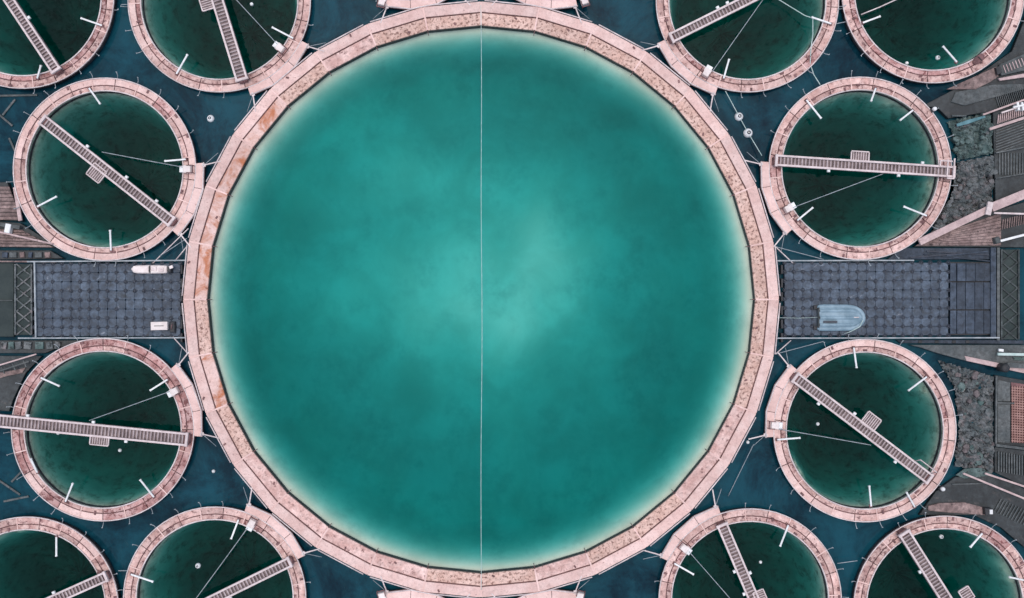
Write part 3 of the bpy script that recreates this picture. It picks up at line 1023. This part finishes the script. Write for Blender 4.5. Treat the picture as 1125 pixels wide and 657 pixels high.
# walkways of steel lattice beyond the pontoon ends
def lattice(x0, x1, y0, y1, nz, label, bright):
    a, b = W(x0, y0, 0.3), W(x1, y1, 0.3)
    c = (a + b) / 2; c.z = 0
    hx, hy = abs(b.x - a.x) / 2, abs(b.y - a.y) / 2
    root = empty('lattice_gangway', c)
    tag(root, label, 'gangway', 'lattice gangways at the pontoon ends')
    bm = bmesh.new(); box(bm, (0, 0, 0.12), (hx * 2, hy * 2, 0.2), 0, 0.01)
    link('base_plate', bm, M['greendark'], root)
    for s in (-1, 1):
        bm = bmesh.new(); bar(bm, (s * hx, -hy, 0.30), (s * hx, hy, 0.30), 0.08, 0.1)
        link('side_chord', bm, bright, root)
    for i in range(nz):
        ya, yb = -hy + 2 * hy * i / nz, -hy + 2 * hy * (i + 1) / nz
        for k, s in enumerate((-1, 1)):
            bm = bmesh.new(); bar(bm, (-s * (hx - .04), ya, 0.27 + k * 0.012), (s * (hx - .04), yb, 0.27 + k * 0.012), 0.07, 0.05)
            link('cross_brace', bm, bright, root)
    return root
lattice(17, 35, 290, 368, 6, 'weathered lattice gangway at the outer end of the left pontoon', M['moss'])
lattice(1100, 1119, 274, 373, 7, 'dark lattice gangway at the outer end of the boat pontoon', M['lattice_dark'])


# ------------------------------------------------------------------ generic platform pieces at both edges
def platform(name, label, cat, pts, z, th, m, group=None, ch=0.02, extra=None):
    ps = [W(x, y, z) for x, y in pts]
    c = sum(ps, Vector()) / len(ps); c.z = 0
    root = empty(name, c)
    tag(root, label, cat, group)
    bm = bmesh.new(); prism(bm, [((p - c).x, (p - c).y) for p in ps], z - th, z, ch)
    link('deck', bm, m, root)
    root['z'] = z
    return root, c


def pbeam(root, c, a, b, z, w, h, m, name='beam'):
    return px_bar(root, c, a, b, z, w, h, m, name)


def ribs(root, c, a, b, v, n, z, w, h, m, name='ribs'):
    """n thin ribs from a+(v*t) to b+(v*t)"""
    bm = bmesh.new()
    for i in range(n):
        t = i / max(1, n - 1)
        p = W(a[0] + v[0] * t, a[1] + v[1] * t, z) - c
        q = W(b[0] + v[0] * t, b[1] + v[1] * t, z) - c
        bar(bm, p, q, w, h)
    o = link(name, bm, m, root)
    tag(o, kind='stuff')
    return o


def stones(name, label, pts, z, m_list, seed, cell=11):
    """rough bank: a lumpy mossy bed with loose stones, each stone a piece of its own"""
    ps = [W(x, y, z) for x, y in pts]
    c = sum(ps, Vector()) / len(ps); c.z = 0
    root = empty(name, c)
    tag(root, label, 'quay')
    bm = bmesh.new(); prism(bm, [((p - c).x, (p - c).y) for p in ps], -0.4, z - 0.32)
    link('bedding', bm, M['steel_dark'], root)
    xs = [p[0] for p in pts]; ys = [p[1] for p in pts]
    rr = random.Random(seed)
    def inside(x, y):
        r_ = False
        for (x1, y1), (x2, y2) in zip(pts, pts[1:] + pts[:1]):
            if (y1 > y) != (y2 > y) and x < (x2 - x1) * (y - y1) / (y2 - y1) + x1:
                r_ = not r_
        return r_
    bm = bmesh.new()
    st = 1.6
    x0, y0 = min(xs), min(ys)
    nx, ny = int((max(xs) - x0) / st) + 1, int((max(ys) - y0) / st) + 1
    vs = {}
    def vert(i, j):
        if (i, j) not in vs:
            px, py = x0 + i * st, y0 + j * st
            q = W(px, py, z) - c
            h = 0.22 * noise.noise(Vector((px * .10 + seed * 9, py * .10, 0))) + 0.20 * noise.noise(Vector((px * .27, py * .27, seed))) + 0.10 * noise.noise(Vector((px * .6, py * .6, seed + 5)))
            vs[i, j] = bm.verts.new((q.x + rr.uniform(-.02, .02), q.y + rr.uniform(-.02, .02), z - 0.12 + h))
        return vs[i, j]
    for i in range(nx):
        for j in range(ny):
            if inside(x0 + (i + .5) * st, y0 + (j + .5) * st):
                bm.faces.new((vert(i, j), vert(i + 1, j), vert(i + 1, j + 1), vert(i, j + 1)))
    link('mossy_bed', bm, m_list[0], root)
    for k in range(int(nx * ny / 40)):
        px, py = rr.uniform(x0, max(xs)), rr.uniform(y0, max(ys))
        if not inside(px, py):
            continue
        n = rr.choice((5, 6, 7))
        rad = rr.uniform(0.07, 0.24)
        a0 = rr.uniform(0, 6)
        q = W(px, py, z) - c
        poly = [(rad * rr.uniform(.7, 1.2) * math.cos(a0 + 2 * PI * i / n), rad * rr.uniform(.7, 1.2) * math.sin(a0 + 2 * PI * i / n)) for i in range(n)]
        bm = bmesh.new(); prism(bm, poly, -0.35, rr.uniform(-0.12, 0.05), 0.03)
        for v in bm.verts:
            v.co.z += rr.uniform(-0.04, 0.04)
        link('stone', bm, rr.choice(m_list), root, (q.x, q.y, z))
    return root, c


# right edge -----------------------------------------------------------
stones('stone_quay', 'green mossy stone quay beside the upper right ring', [(1042, 133), (1090, 122), (1093, 168), (1052, 176), (1048, 150)], 0.30, [M['moss_green'], M['moss_green'], M['moss']], 1)
stones('stone_quay', 'mottled pinkish stone quay between the upper right ring and the diagonal beam', [(1053, 178), (1093, 170), (1093, 228), (1022, 262), (1030, 245), (1046, 215)], 0.32, [M['moss'], M['moss'], M['moss_pink']], 2)
stones('stone_quay', 'dark mottled stone quay right of the lower right ring', [(1032, 396), (1060, 404), (1093, 414), (1092, 520), (1050, 512), (1055, 470), (1050, 425)], 0.30, [M['moss'], M['moss'], M['moss_green'], M['moss_pink']], 4)

# upper right hull / stage; the deck's dark top tip stands in for shade
rt, c = platform('work_barge', 'dark barge with brown ramp in the upper right corner, top tip drawn as shade', 'barge', [(1012, 117), (1060, 92), (1112, 56), (1127, 18), (1160, -25), (1160, 118), (1092, 122), (1042, 130), (1030, 118)], 0.28, 0.5, M['steel_dark'])
bm = bmesh.new()
def pl(root, c, pts, z, th, m, name, ch=0.015):
    bm = bmesh.new(); prism(bm, [((W(x, y, z) - c).x, (W(x, y, z) - c).y) for x, y in pts], z - th, z, ch)
    return link(name, bm, m, root)
pl(rt, c, [(1040, 98), (1095, 73), (1097, 84), (1088, 90), (1072, 98), (1050, 98)], 0.42, 0.12, M['timber'], 'ramp_board')
pl(rt, c, [(1098, 71), (1160, 44), (1160, 70), (1100, 83)], 0.46, 0.15, M['steel_mid'], 'ramp_plate')
ribs(rt, c, (1102, 72), (1105, 80), (50, -20), 16, 0.49, 0.04, 0.05, M['timber_pale'], 'ramp_cleats')
pl(rt, c, [(1097, 86), (1160, 74), (1160, 80), (1099, 88.5)], 0.45, 0.12, M['timber_pale'], 'ramp_edge')
pl(rt, c, [(1094, 74), (1099, 72), (1101, 80), (1096, 82)], 0.62, 0.3, M['black'], 'bollard')
pl(rt, c, [(1050, 101), (1090, 93), (1125, 92), (1125, 98), (1060, 116), (1045, 112)], 0.36, 0.07, M['steel_mid'], 'hatch_cover')
pl(rt, c, [(1046, 126), (1062, 126.5), (1062, 128), (1046, 128)], 0.40, 0.1, M['steel_mid'], 'fender')
pl(rt, c, [(1051, 136), (1062, 132), (1082, 127), (1083, 129), (1064, 136), (1052, 139)], 0.44, 0.04, M['teal'], 'tarpaulin')
ribs(rt, c, (1092, 100), (1098, 119), (60, -14), 30, 0.34, 0.035, 0.07, M['steel_mid'], 'deck_ribs')
pbeam(rt, c, (1080, 126), (1160, 97), 0.62, 0.09, 0.09, M['timber_pale'], 'handrail')

rt, c = platform('ribbed_float', 'dark ribbed landing float at the right edge above the diagonal beam', 'landing float', [(1091, 123), (1160, 100), (1160, 210), (1125, 212), (1094, 228)], 0.26, 0.4, M['steel_dark'])
ribs(rt, c, (1096, 136), (1097, 126), (60, -20), 28, 0.36, 0.045, 0.06, M['timber_pale'], 'upper_ribs')
ribs(rt, c, (1094, 144), (1160, 120), (0, 24), 9, 0.30, 0.05, 0.06, M['steel_mid'], 'long_ribs')
ribs(rt, c, (1098, 168), (1098, 192), (60, 0), 20, 0.29, 0.06, 0.05, M['steel_mid'], 'lower_ribs')
pbeam(rt, c, (1087, 142), (1160, 118), 0.55, 0.14, 0.10, M['timber_pale'], 'beam')
pbeam(rt, c, (1100, 124), (1160, 104), 0.60, 0.08, 0.08, M['rail'], 'handrail')
pbeam(rt, c, (1094, 168), (1160, 155), 0.42, 0.07, 0.07, M['steel_mid'], 'cross_beam')
pbeam(rt, c, (1094, 196), (1160, 185), 0.42, 0.06, 0.06, M['steel_mid'], 'cross_beam')
for x in (1118, 1123):
    p = W(x, 117, 0.6) - c
    bm = bmesh.new(); box(bm, (p.x, p.y, 0.45), (0.12, 0.45, 0.5), 0.2, 0.02)
    link('ladder_post', bm, M['white'], rt)
pbeam(rt, c, (1113, 118), (1130, 114), 0.72, 0.09, 0.08, M['white'], 'ladder_bar')

rt, c = platform('timber_stage', 'brown timber stage under the diagonal beam above the boat pontoon', 'stage', [(1004, 271), (1026, 259), (1090, 232), (1160, 212), (1160, 272)], 0.26, 0.4, M['steel_dark'])
n = 9
for i in range(n):
    t0, t1 = i / n, (i + 0.93) / n
    ax = 1004 + 12 * t0
    pl(rt, c, [(1006 + 22 * (1 - t0), 270 - 12 * (1 - t0)), (1100, 270 - 36 * (1 - t0)), (1100, 270 - 36 * (1 - t1)), (1006 + 22 * (1 - t1), 270 - 12 * (1 - t1))], 0.33 + 0.01 * (i % 2), 0.08, M['timber'], 'plank')
pbeam(rt, c, (1010, 266), (1087, 229), 0.62, 0.36, 0.16, M['timber_pale'], 'main_beam')
pbeam(rt, c, (1089, 228), (1160, 199), 0.66, 0.48, 0.16, M['timber_pale'], 'outer_beam')
pbeam(rt, c, (1085, 236), (1088, 222), 0.80, 0.28, 0.14, M['rail'], 'bracket')
pbeam(rt, c, (1092, 234), (1160, 236), 0.75, 0.09, 0.08, M['rail'], 'brace')
ribs(rt, c, (1101, 252), (1102, 241), (58, -14), 24, 0.40, 0.045, 0.06, M['timber'], 'grating')
pbeam(rt, c, (1094, 266), (1125, 258), 0.50, 0.12, 0.12, M['white'], 'hose_rail')
pbeam(rt, c, (1125, 258), (1160, 249), 0.50, 0.10, 0.12, M['white'], 'hose_rail')
bm = bmesh.new(); p = W(1095, 264, 0.5) - c; box(bm, (p.x, p.y, 0.45), (0.28, 0.35, 0.4), 0.3, 0.04)
link('hose_box', bm, M['steel_mid'], rt)

# strip between stage and pontoon on the right
rt, c = platform('service_strip', 'blue grey service strip along the top of the boat pontoon', 'walkway', [(990, 272.5), (1088, 272.5), (1088, 285), (975, 285)], 0.22, 0.3, M['bluesteel'])
for i, (a, b) in enumerate((((1015, 279), (1088, 287)), ((1018, 276), (1086, 280)), ((1040, 281), (1085, 276)), ((1000, 283), (1050, 279)))):
    pbeam(rt, c, a, b, 0.32 + 0.03 * i, 0.06, 0.05, M['pin'] if i % 2 else M['bluesteel'], 'loose_bar')
rt, c = platform('service_strip', 'dark pitted service strip along the bottom of the boat pontoon', 'walkway', [(985, 373.5), (1098, 373.5), (1125, 374), (1125, 378), (990, 377)], 0.2, 0.3, M['bluesteel'])
for x in (1011, 1029, 1048, 1063):
    p = W(x, 375.5, 0.22) - c
    bm = bmesh.new(); box(bm, (p.x, p.y, 0.21), (0.2, 0.15, 0.06), 0, 0.01)
    link('hatch', bm, M['black'], rt)

# lower right
rt, c = platform('slipway_slab', 'long grey green slab under the boat pontoon tapering to a pink tip', 'slab', [(1000, 379), (1160, 379), (1160, 414), (1118, 407), (1060, 396), (1030, 388), (1012, 382)], 0.34, 0.5, M['steel_mid'])
pl(rt, c, [(1060, 391), (1098, 399), (1160, 408), (1160, 417), (1118, 408.5), (1062, 396.5)], 0.38, 0.10, M['timber_pale'], 'pink_kerb')
pbeam(rt, c, (1096, 389), (1160, 390), 0.55, 0.14, 0.14, M['rope'], 'pipe')
pbeam(rt, c, (1097, 384.5), (1102, 385), 0.50, 0.14, 0.12, M['white'], 'marker')
pbeam(rt, c, (1106, 401), (1160, 404), 0.56, 0.26, 0.16, M['steel_mid'], 'grey_pipe')
bm = bmesh.new(); p = W(1103, 404, 0.7) - c
revolve(bm, [(0, .95), (.18, .93), (.24, .86), (.24, .3), (0, .3)], 14)
for v in bm.verts: v.co.x += p.x; v.co.y += p.y
link('bollard', bm, M['black'], rt)
pl(rt, c, [(1112, 392), (1160, 392), (1160, 397), (1114, 396)], 0.37, 0.05, M['moss_green'], 'algae_plate')

rt, c = platform('lattice_float', 'float with rusty lattice mat at the right edge, below the slab', 'landing float', [(1093, 412), (1160, 424), (1160, 494), (1094, 488)], 0.22, 0.4, M['steel_dark'])
pl(rt, c, [(1096, 444), (1110, 444), (1110, 487), (1096, 486)], 0.32, 0.1, M['steel_mid'], 'grey_panel')
pl(rt, c, [(1096, 417), (1110, 420), (1110, 441), (1096, 441)], 0.30, 0.1, M['steel_mid'], 'grey_panel')
pl(rt, c, [(1111, 420), (1160, 427), (1160, 490), (1111, 486)], 0.26, 0.05, M['darkgap'], 'mat_base')
ribs(rt, c, (1112, 424), (1112, 486), (46, 2), 18, 0.32, 0.055, 0.05, M['rustgrid'], 'lattice')
ribs(rt, c, (1111, 426), (1160, 430), (0, 58), 22, 0.34, 0.055, 0.05, M['rustgrid'], 'lattice')
pbeam(rt, c, (1095, 442.5), (1114, 443), 0.42, 0.08, 0.1, M['steel_mid'], 'cross_bar')
pbeam(rt, c, (1094.5, 413), (1094, 488), 0.40, 0.08, 0.1, M['steel_mid'], 'edge_bar')
pbeam(rt, c, (1094, 489), (1160, 497), 0.44, 0.14, 0.12, M['steel_mid'], 'edge_bar')

rt, c = platform('ribbed_float', 'dark ribbed landing float at the right edge below the lattice mat', 'landing float', [(1093, 491), (1160, 499), (1160, 548), (1128, 536), (1093, 519)], 0.22, 0.4, M['steel_dark'])
ribs(rt, c, (1097, 496), (1097, 518), (60, 10), 22, 0.29, 0.06, 0.06, M['steel_mid'], 'ribs')
pbeam(rt, c, (1082, 520), (1160, 546), 0.50, 0.10, 0.10, M['timber_pale'], 'beam')

rt, c = platform('work_barge', 'dark barge with long pale rail in the lower right corner', 'barge', [(1028, 540), (1050, 524), (1092, 522), (1128, 538), (1160, 552), (1160, 620), (1125, 601), (1100, 580), (1070, 566), (1010, 566)], 0.24, 0.5, M['steel_dark'])
pbeam(rt, c, (1058, 520), (1160, 562), 0.60, 0.10, 0.10, M['timber_pale'], 'handrail')
pbeam(rt, c, (1046, 532), (1082, 531), 0.36, 0.06, 0.06, M['steel_mid'], 'seam')
ribs(rt, c, (1100, 548), (1092, 562), (60, 28), 20, 0.28, 0.05, 0.05, M['steel_mid'], 'deck_ribs')
pl(rt, c, [(1020, 556), (1032, 553), (1060, 552), (1082, 558), (1084, 566), (1040, 563), (1020, 561)], 0.36, 0.12, M['timber'], 'curved_plate')
pl(rt, c, [(1082, 558.5), (1091, 559), (1091, 566), (1083, 566)], 0.66, 0.4, M['black'], 'motor_box')
pl(rt, c, [(1087.5, 560), (1091, 560), (1091, 565), (1087.5, 565)], 0.70, 0.035, M['white'], 'motor_cap')
pl(rt, c, [(1060, 515), (1078, 514), (1092, 522), (1060, 526), (1050, 522)], 0.30, 0.05, M['moss_green'], 'algae_plate')

# little pale lamps on the outer rims at the right
for px, py, lb in ((1026, 120, 'small white lamp on the outer rim of the upper right ring'), (1035, 537, 'small white lamp on the outer rim of the lower right ring')):
    q = W(px, py, 0.6); q.z = 0.46
    root = empty('rim_lamp', q); tag(root, lb, 'lamp', 'small lamps on the ring rims')
    bm = bmesh.new(); box(bm, (0, 0, 0.06), (0.3, 0.22, 0.12), 0.6, 0.02); link('lamp_base', bm, M['black'], root)
    bm = bmesh.new(); revolve(bm, [(0, .36), (.09, .33), (.12, .24), (.10, .12), (0, .12)], 10); link('lamp_head', bm, M['white'], root)

# left edge -------------------------------------------------------------
rt, c = platform('timber_stage', 'brown slatted timber stage at the left edge beside the upper ring', 'stage', [(-40, 200), (8, 200), (13, 215), (24, 243), (-40, 240)], 0.30, 0.4, M['steel_dark'])
for i in range(9):
    y0 = 205 + 4.1 * i
    xr = 10 + 1.5 * i
    pl(rt, c, [(-40, y0), (xr, y0), (xr + 1.2, y0 + 3.6), (-40, y0 + 3.6)], 0.36 + 0.01 * (i % 2), 0.05, M['timber'], 'plank')
pl(rt, c, [(14, 206), (18, 205), (24, 242), (20, 243)], 0.42, 0.1, M['timber_pale'], 'side_board')

rt, c = platform('gangway', 'sloping timber gangway with dark rail along the left edge above the pontoon', 'gangway', [(-40, 240), (22, 245), (62, 270), (60, 272), (-40, 271)], 0.26, 0.4, M['steel_dark'])
for i in range(6):
    y0, y1 = 251 + 3.3 * i, 254 + 3.3 * i
    pl(rt, c, [(-40, y0), (24 + 6 * i, y0 + 1.5), (28 + 6 * i, y1 + 1.2), (-40, y1)], 0.34 + 0.01 * (i % 2), 0.06, M['timber'], 'plank')
pbeam(rt, c, (-40, 246), (58, 268), 0.60, 0.09, 0.09, M['timber_pale'], 'handrail')
pbeam(rt, c, (-40, 240), (22, 250), 0.56, 0.20, 0.12, M['steel_mid'], 'rail_board')
bm = bmesh.new(); p = W(9, 251, 0.6) - c; box(bm, (p.x, p.y, 0.55), (0.3, 0.5, 0.3), -0.2, 0.03); link('cabinet', bm, M['white'], rt)

rt, c = platform('service_strip', 'cluttered dark service strip along the top of the left pontoon', 'walkway', [(-40, 275), (55, 275), (70, 284), (-40, 286)], 0.2, 0.3, M['steel_dark'])
for i, (x, w_) in enumerate(((5, 6), (14, 8), (24, 5), (33, 4), (42, 8), (52, 6))):
    p = W(x, 280, 0.3) - c
    bm = bmesh.new(); box(bm, (p.x, p.y, 0.25), (w_ / S, 0.3, 0.12), 0.1 * (i % 3 - 1), 0.02)
    link('hatch', bm, (M['bluesteel'], M['steel_mid'], M['timber'])[i % 3], rt)
pbeam(rt, c, (-40, 287), (62, 287.5), 0.34, 0.08, 0.08, M['timber'], 'kerb_bar')
rt, c = platform('service_strip', 'cluttered mossy service strip along the bottom of the left pontoon', 'walkway', [(-40, 374), (90, 374), (62, 383), (50, 388), (-40, 388)], 0.2, 0.3, M['steel_dark'])
for i, (x, w_) in enumerate(((4, 6), (12, 6), (20, 7), (30, 8), (43, 9), (54, 7), (63, 6))):
    p = W(x, 379.5, 0.3) - c
    bm = bmesh.new(); box(bm, (p.x, p.y, 0.25), (w_ / S, 0.4, 0.12), 0.15 * (i % 3 - 1), 0.02)
    link('hatch', bm, (M['moss'], M['moss_green'], M['moss'])[i % 3], rt)

rt, c = platform('work_barge', 'almost black barge end at the left edge beside the lattice gangway', 'barge', [(-40, 289), (15, 289), (15, 370), (-40, 370)], 0.18, 0.4, M['greendark'])
pbeam(rt, c, (-38, 330), (14, 330), 0.24, 0.05, 0.05, M['steel_mid'], 'seam')

rt, c = platform('work_barge', 'dark barge with pale handrails at the left edge below the pontoon', 'barge', [(-40, 391), (46, 391), (28, 410), (14, 440), (10, 452), (-40, 448)], 0.22, 0.4, M['steel_dark'])
pbeam(rt, c, (-20, 407), (40, 389), 0.66, 0.07, 0.07, M['timber_pale'], 'handrail')
pbeam(rt, c, (-20, 414), (32, 397), 0.66, 0.07, 0.07, M['steel_mid'], 'handrail')
pl(rt, c, [(-20, 412), (8, 408), (28, 404), (24, 410), (8, 413), (-20, 422)], 0.30, 0.08, M['timber'], 'curved_plate')
for x in (2, 14, 26):
    pbeam(rt, c, (x, 404 - x * 0.3), (x + 3, 411 - x * 0.3), 0.64, 0.06, 0.06, M['steel_mid'], 'rail_post')

# odd timbers drifting by the left edge
rnd = random.Random(5)
k_ = 0
for (x, y, l_, an) in ((18, 105, 46, 0.02), (10, 118, 22, 0.9), (4, 130, 26, -0.7), (14, 160, 18, 2.0), (22, 520, 26, 0.8), (10, 535, 30, -0.6), (18, 548, 28, 0.2)):
    a, b = (x - l_ / 2 * math.cos(an), y + l_ / 2 * math.sin(an)), (x + l_ / 2 * math.cos(an), y - l_ / 2 * math.sin(an))
    p, q = W(*a, 0.04), W(*b, 0.04)
    cc = (p + q) / 2
    bm = bmesh.new(); bar(bm, p - cc, q - cc, 0.10, 0.08)
    o = link('drifting_pole', bm, M['steel_mid'], None, cc)
    tag(o, ('long grey pole afloat under the top left ring', 'short grey pole afloat left of the upper ring, pointing up right',
            'grey pole afloat at the left edge above the timber stage, pointing down right', 'stubby grey pole afloat just above the timber stage',
            'grey pole afloat left of the lower ring, pointing up right', 'grey pole afloat at the left edge above the bottom ring, pointing down right',
            'nearly level grey pole afloat above the bottom left ring')[k_], 'pole', 'poles adrift at the left edge')
    k_ += 1

# ------------------------------------------------------------------ the boat on the right pontoon
bc = W(923, 349, 0.45); bc.z = 0.31
boat = empty('dinghy', bc)
boat.scale = (1.03, 1.12, 1.0)
tag(boat, 'pale blue upturned dinghy lying on the right pontoon', 'boat')
path, rad = [], []
xs, hw = -1.22, 0.53
path += [(xs, hw, 0.2), (xs + .12, hw, 0.2), (xs + .3, hw, 0.2)]
rad += [0.05, 0.10, 0.12]
for i in range(9):
    path.append((xs + .3 + 1.25 * (i + 1) / 9, hw - 0.015 * i / 9, 0.2)); rad.append(0.125)
for i in range(1, 16):
    a = PI / 2 - PI * i / 16
    path.append((0.33 + 0.86 * math.cos(a) ** 0.9 if math.cos(a) > 0 else 0.33, (hw - 0.015) * math.sin(a), 0.2 + 0.05 * max(0, math.cos(a)))); rad.append(0.125 - 0.02 * max(0, math.cos(a)))
n0 = len(path)
half = [(x, -y, z) for x, y, z in path[:12]][::-1]
path += half; rad += rad[:12][::-1]
bm = bmesh.new(); tube(bm, path, rad, 12)
link('side_tube', bm, M['bluerib'], boat)
bm = bmesh.new()
NX, NY = 36, 44
vs = []
for i in range(NX + 1):
    x = -1.16 + 2.26 * i / NX
    wv = hw + 0.10 if x < 0.33 else (hw + 0.10) * math.sqrt(max(0.0, 1 - ((x - 0.33) / 0.86) ** 2))
    wv = max(wv, 0.03)
    row = []
    for j in range(NY + 1):
        v = j / NY * 2 - 1
        z = 0.24 + 0.14 * (1 - v * v) - 0.10 * max(0, (x - 0.1)) ** 2
        z += 0.10 * max(0, math.cos(v * PI * 3.6)) ** 0.7 * (1 if x < 0.5 else max(0.1, 1 - (x - 0.5) * 1.8))
        row.append(bm.verts.new((x, wv * v, z)))
    vs.append(row)
for i in range(NX):
    for j in range(NY):
        f = bm.faces.new((vs[i][j], vs[i + 1][j], vs[i + 1][j + 1], vs[i][j + 1])); f.smooth = True
link('hull_bottom', bm, M['bluerib'], boat)
bm = bmesh.new(); box(bm, (-1.17, 0, 0.2), (0.05, 0.98, 0.30), 0, 0.01); link('transom', bm, M['steel_mid'], boat)
bm = bmesh.new(); bar(bm, (-0.98, -0.20, 0.425), (-0.25, -0.20, 0.435), 0.10, 0.02); link('keel_strip', bm, M['pin'], boat)
bm = bmesh.new(); bar(bm, (-0.98, 0.02, 0.44), (0.9, 0.02, 0.40), 0.04, 0.03); link('keel_strip', bm, M['rail'], boat)
bm = bmesh.new(); tube(bm, [(1.12, -0.12, 0.36), (0.95, -0.42, 0.41), (0.65, -0.58, 0.40), (0.45, -0.70, 0.2), (0.25, -0.78, 0.03)], 0.022, 5); link('grab_rope', bm, M['rope'], boat)
for s in (-1, 1):
    bm = bmesh.new(); box(bm, (-1.28, s * 0.50, 0.06), (0.22, 0.2, 0.12), 0, 0.02); link('stern_block', bm, M['black'], boat)
cable('tether', [(854, 349, .5), (878, 349.5, .36), (900, 348.5, .5)], 0.012, M['rope'], 'thin tether from the walkway to the dinghy', 'rope')

# ------------------------------------------------------------------ small white things on the left pontoon
fc = W(166, 296, 0.5); fc.z = 0.31
o = empty('tow_float', fc)
tag(o, 'narrow white two-part float with pointed nose on the left pontoon', 'float')
bm = bmesh.new(); prism(bm, [(-1.06, 0.02), (-0.93, -0.16), (-0.75, -0.21), (-0.06, -0.22), (-0.06, 0.22), (-0.75, 0.21), (-0.93, 0.18)], 0.0, 0.32, 0.06); link('nose_hull', bm, M['cream'], o)
bm = bmesh.new(); prism(bm, [(0.0, -0.22), (0.82, -0.21), (0.92, -0.15), (0.92, 0.15), (0.82, 0.21), (0.0, 0.22)], 0.0, 0.34, 0.05); hull2 = link('rear_hull', bm, M['cream'], o)
bm = bmesh.new(); box(bm, (0.22, 0.03, 0.36), (0.28, 0.22, 0.05), 0, 0.01); link('hatch', bm, M['rail'], hull2)
bm = bmesh.new(); box(bm, (0.60, -0.02, 0.36), (0.26, 0.2, 0.05), 0, 0.01); link('hatch', bm, M['rail'], hull2)
bm = bmesh.new(); box(bm, (-0.03, 0, 0.2), (0.05, 0.36, 0.3), 0, 0.01); link('coupling', bm, M['black'], o)
bm = bmesh.new(); box(bm, (1.03, 0, 0.2), (0.2, 0.34, 0.36), 0, 0.04); mo = link('motor', bm, M['black'], o)
bm = bmesh.new(); box(bm, (1.15, 0.12, 0.36), (0.2, 0.16, 0.08), 0.4, 0.02); link('tiller', bm, M['cream'], mo)
fc = W(176, 358, 0.5); fc.z = 0.31
o = empty('storage_box', fc)
tag(o, 'cream storage box near the lower right corner of the left pontoon', 'box')
bm = bmesh.new(); box(bm, (0, 0, 0.16), (0.84, 0.40, 0.32), 0.02, 0.02); link('body', bm, M['cream'], o)
bm = bmesh.new(); box(bm, (0, 0, 0.345), (0.90, 0.45, 0.05), 0.02, 0.015); link('lid', bm, M['cream'], o)
bm = bmesh.new(); bar(bm, (-0.25, 0, 0.385), (0.25, 0.01, 0.385), 0.03, 0.03); link('handle', bm, M['steel_mid'], o)
fc = W(190, 359, 0.4); fc.z = 0.31
o = empty('tool_bag', fc)
tag(o, 'small black bag beside the cream storage box', 'bag')
bm = bmesh.new(); prism(bm, [(-.14, -.3), (.12, -.32), (.17, 0.0), (.12, .28), (-.12, .3), (-.17, 0)], 0, 0.2, 0.05); link('body', bm, M['black'], o)
bm = bmesh.new(); tube(bm, [(-.05, -.15, .19), (-.02, -.08, .28), (.0, .08, .28), (.02, .15, .19)], 0.018, 5); link('handle', bm, M['darkgap'], o)

# dark folded net left on the top right ring
fc = W(1075, 65, 0.5); fc.z = 0.46
o = empty('folded_net', fc, 0.6)
tag(o, 'dark brown folded net lying on the top right ring', 'net')
bm = bmesh.new(); prism(bm, [(-.34, -.16), (-.1, -.22), (.2, -.17), (.36, -.02), (.3, .17), (.05, .2), (-.25, .16), (-.38, .02)], 0, 0.16, 0.06)
link('bundle', bm, M['darkgap'], o)
bm = bmesh.new(); tube(bm, [(.0, -.24, .02), (.02, -.12, .18), (.0, .1, .18), (-.02, .23, .02)], 0.025, 5)
link('tie_cord', bm, M['black'], o)
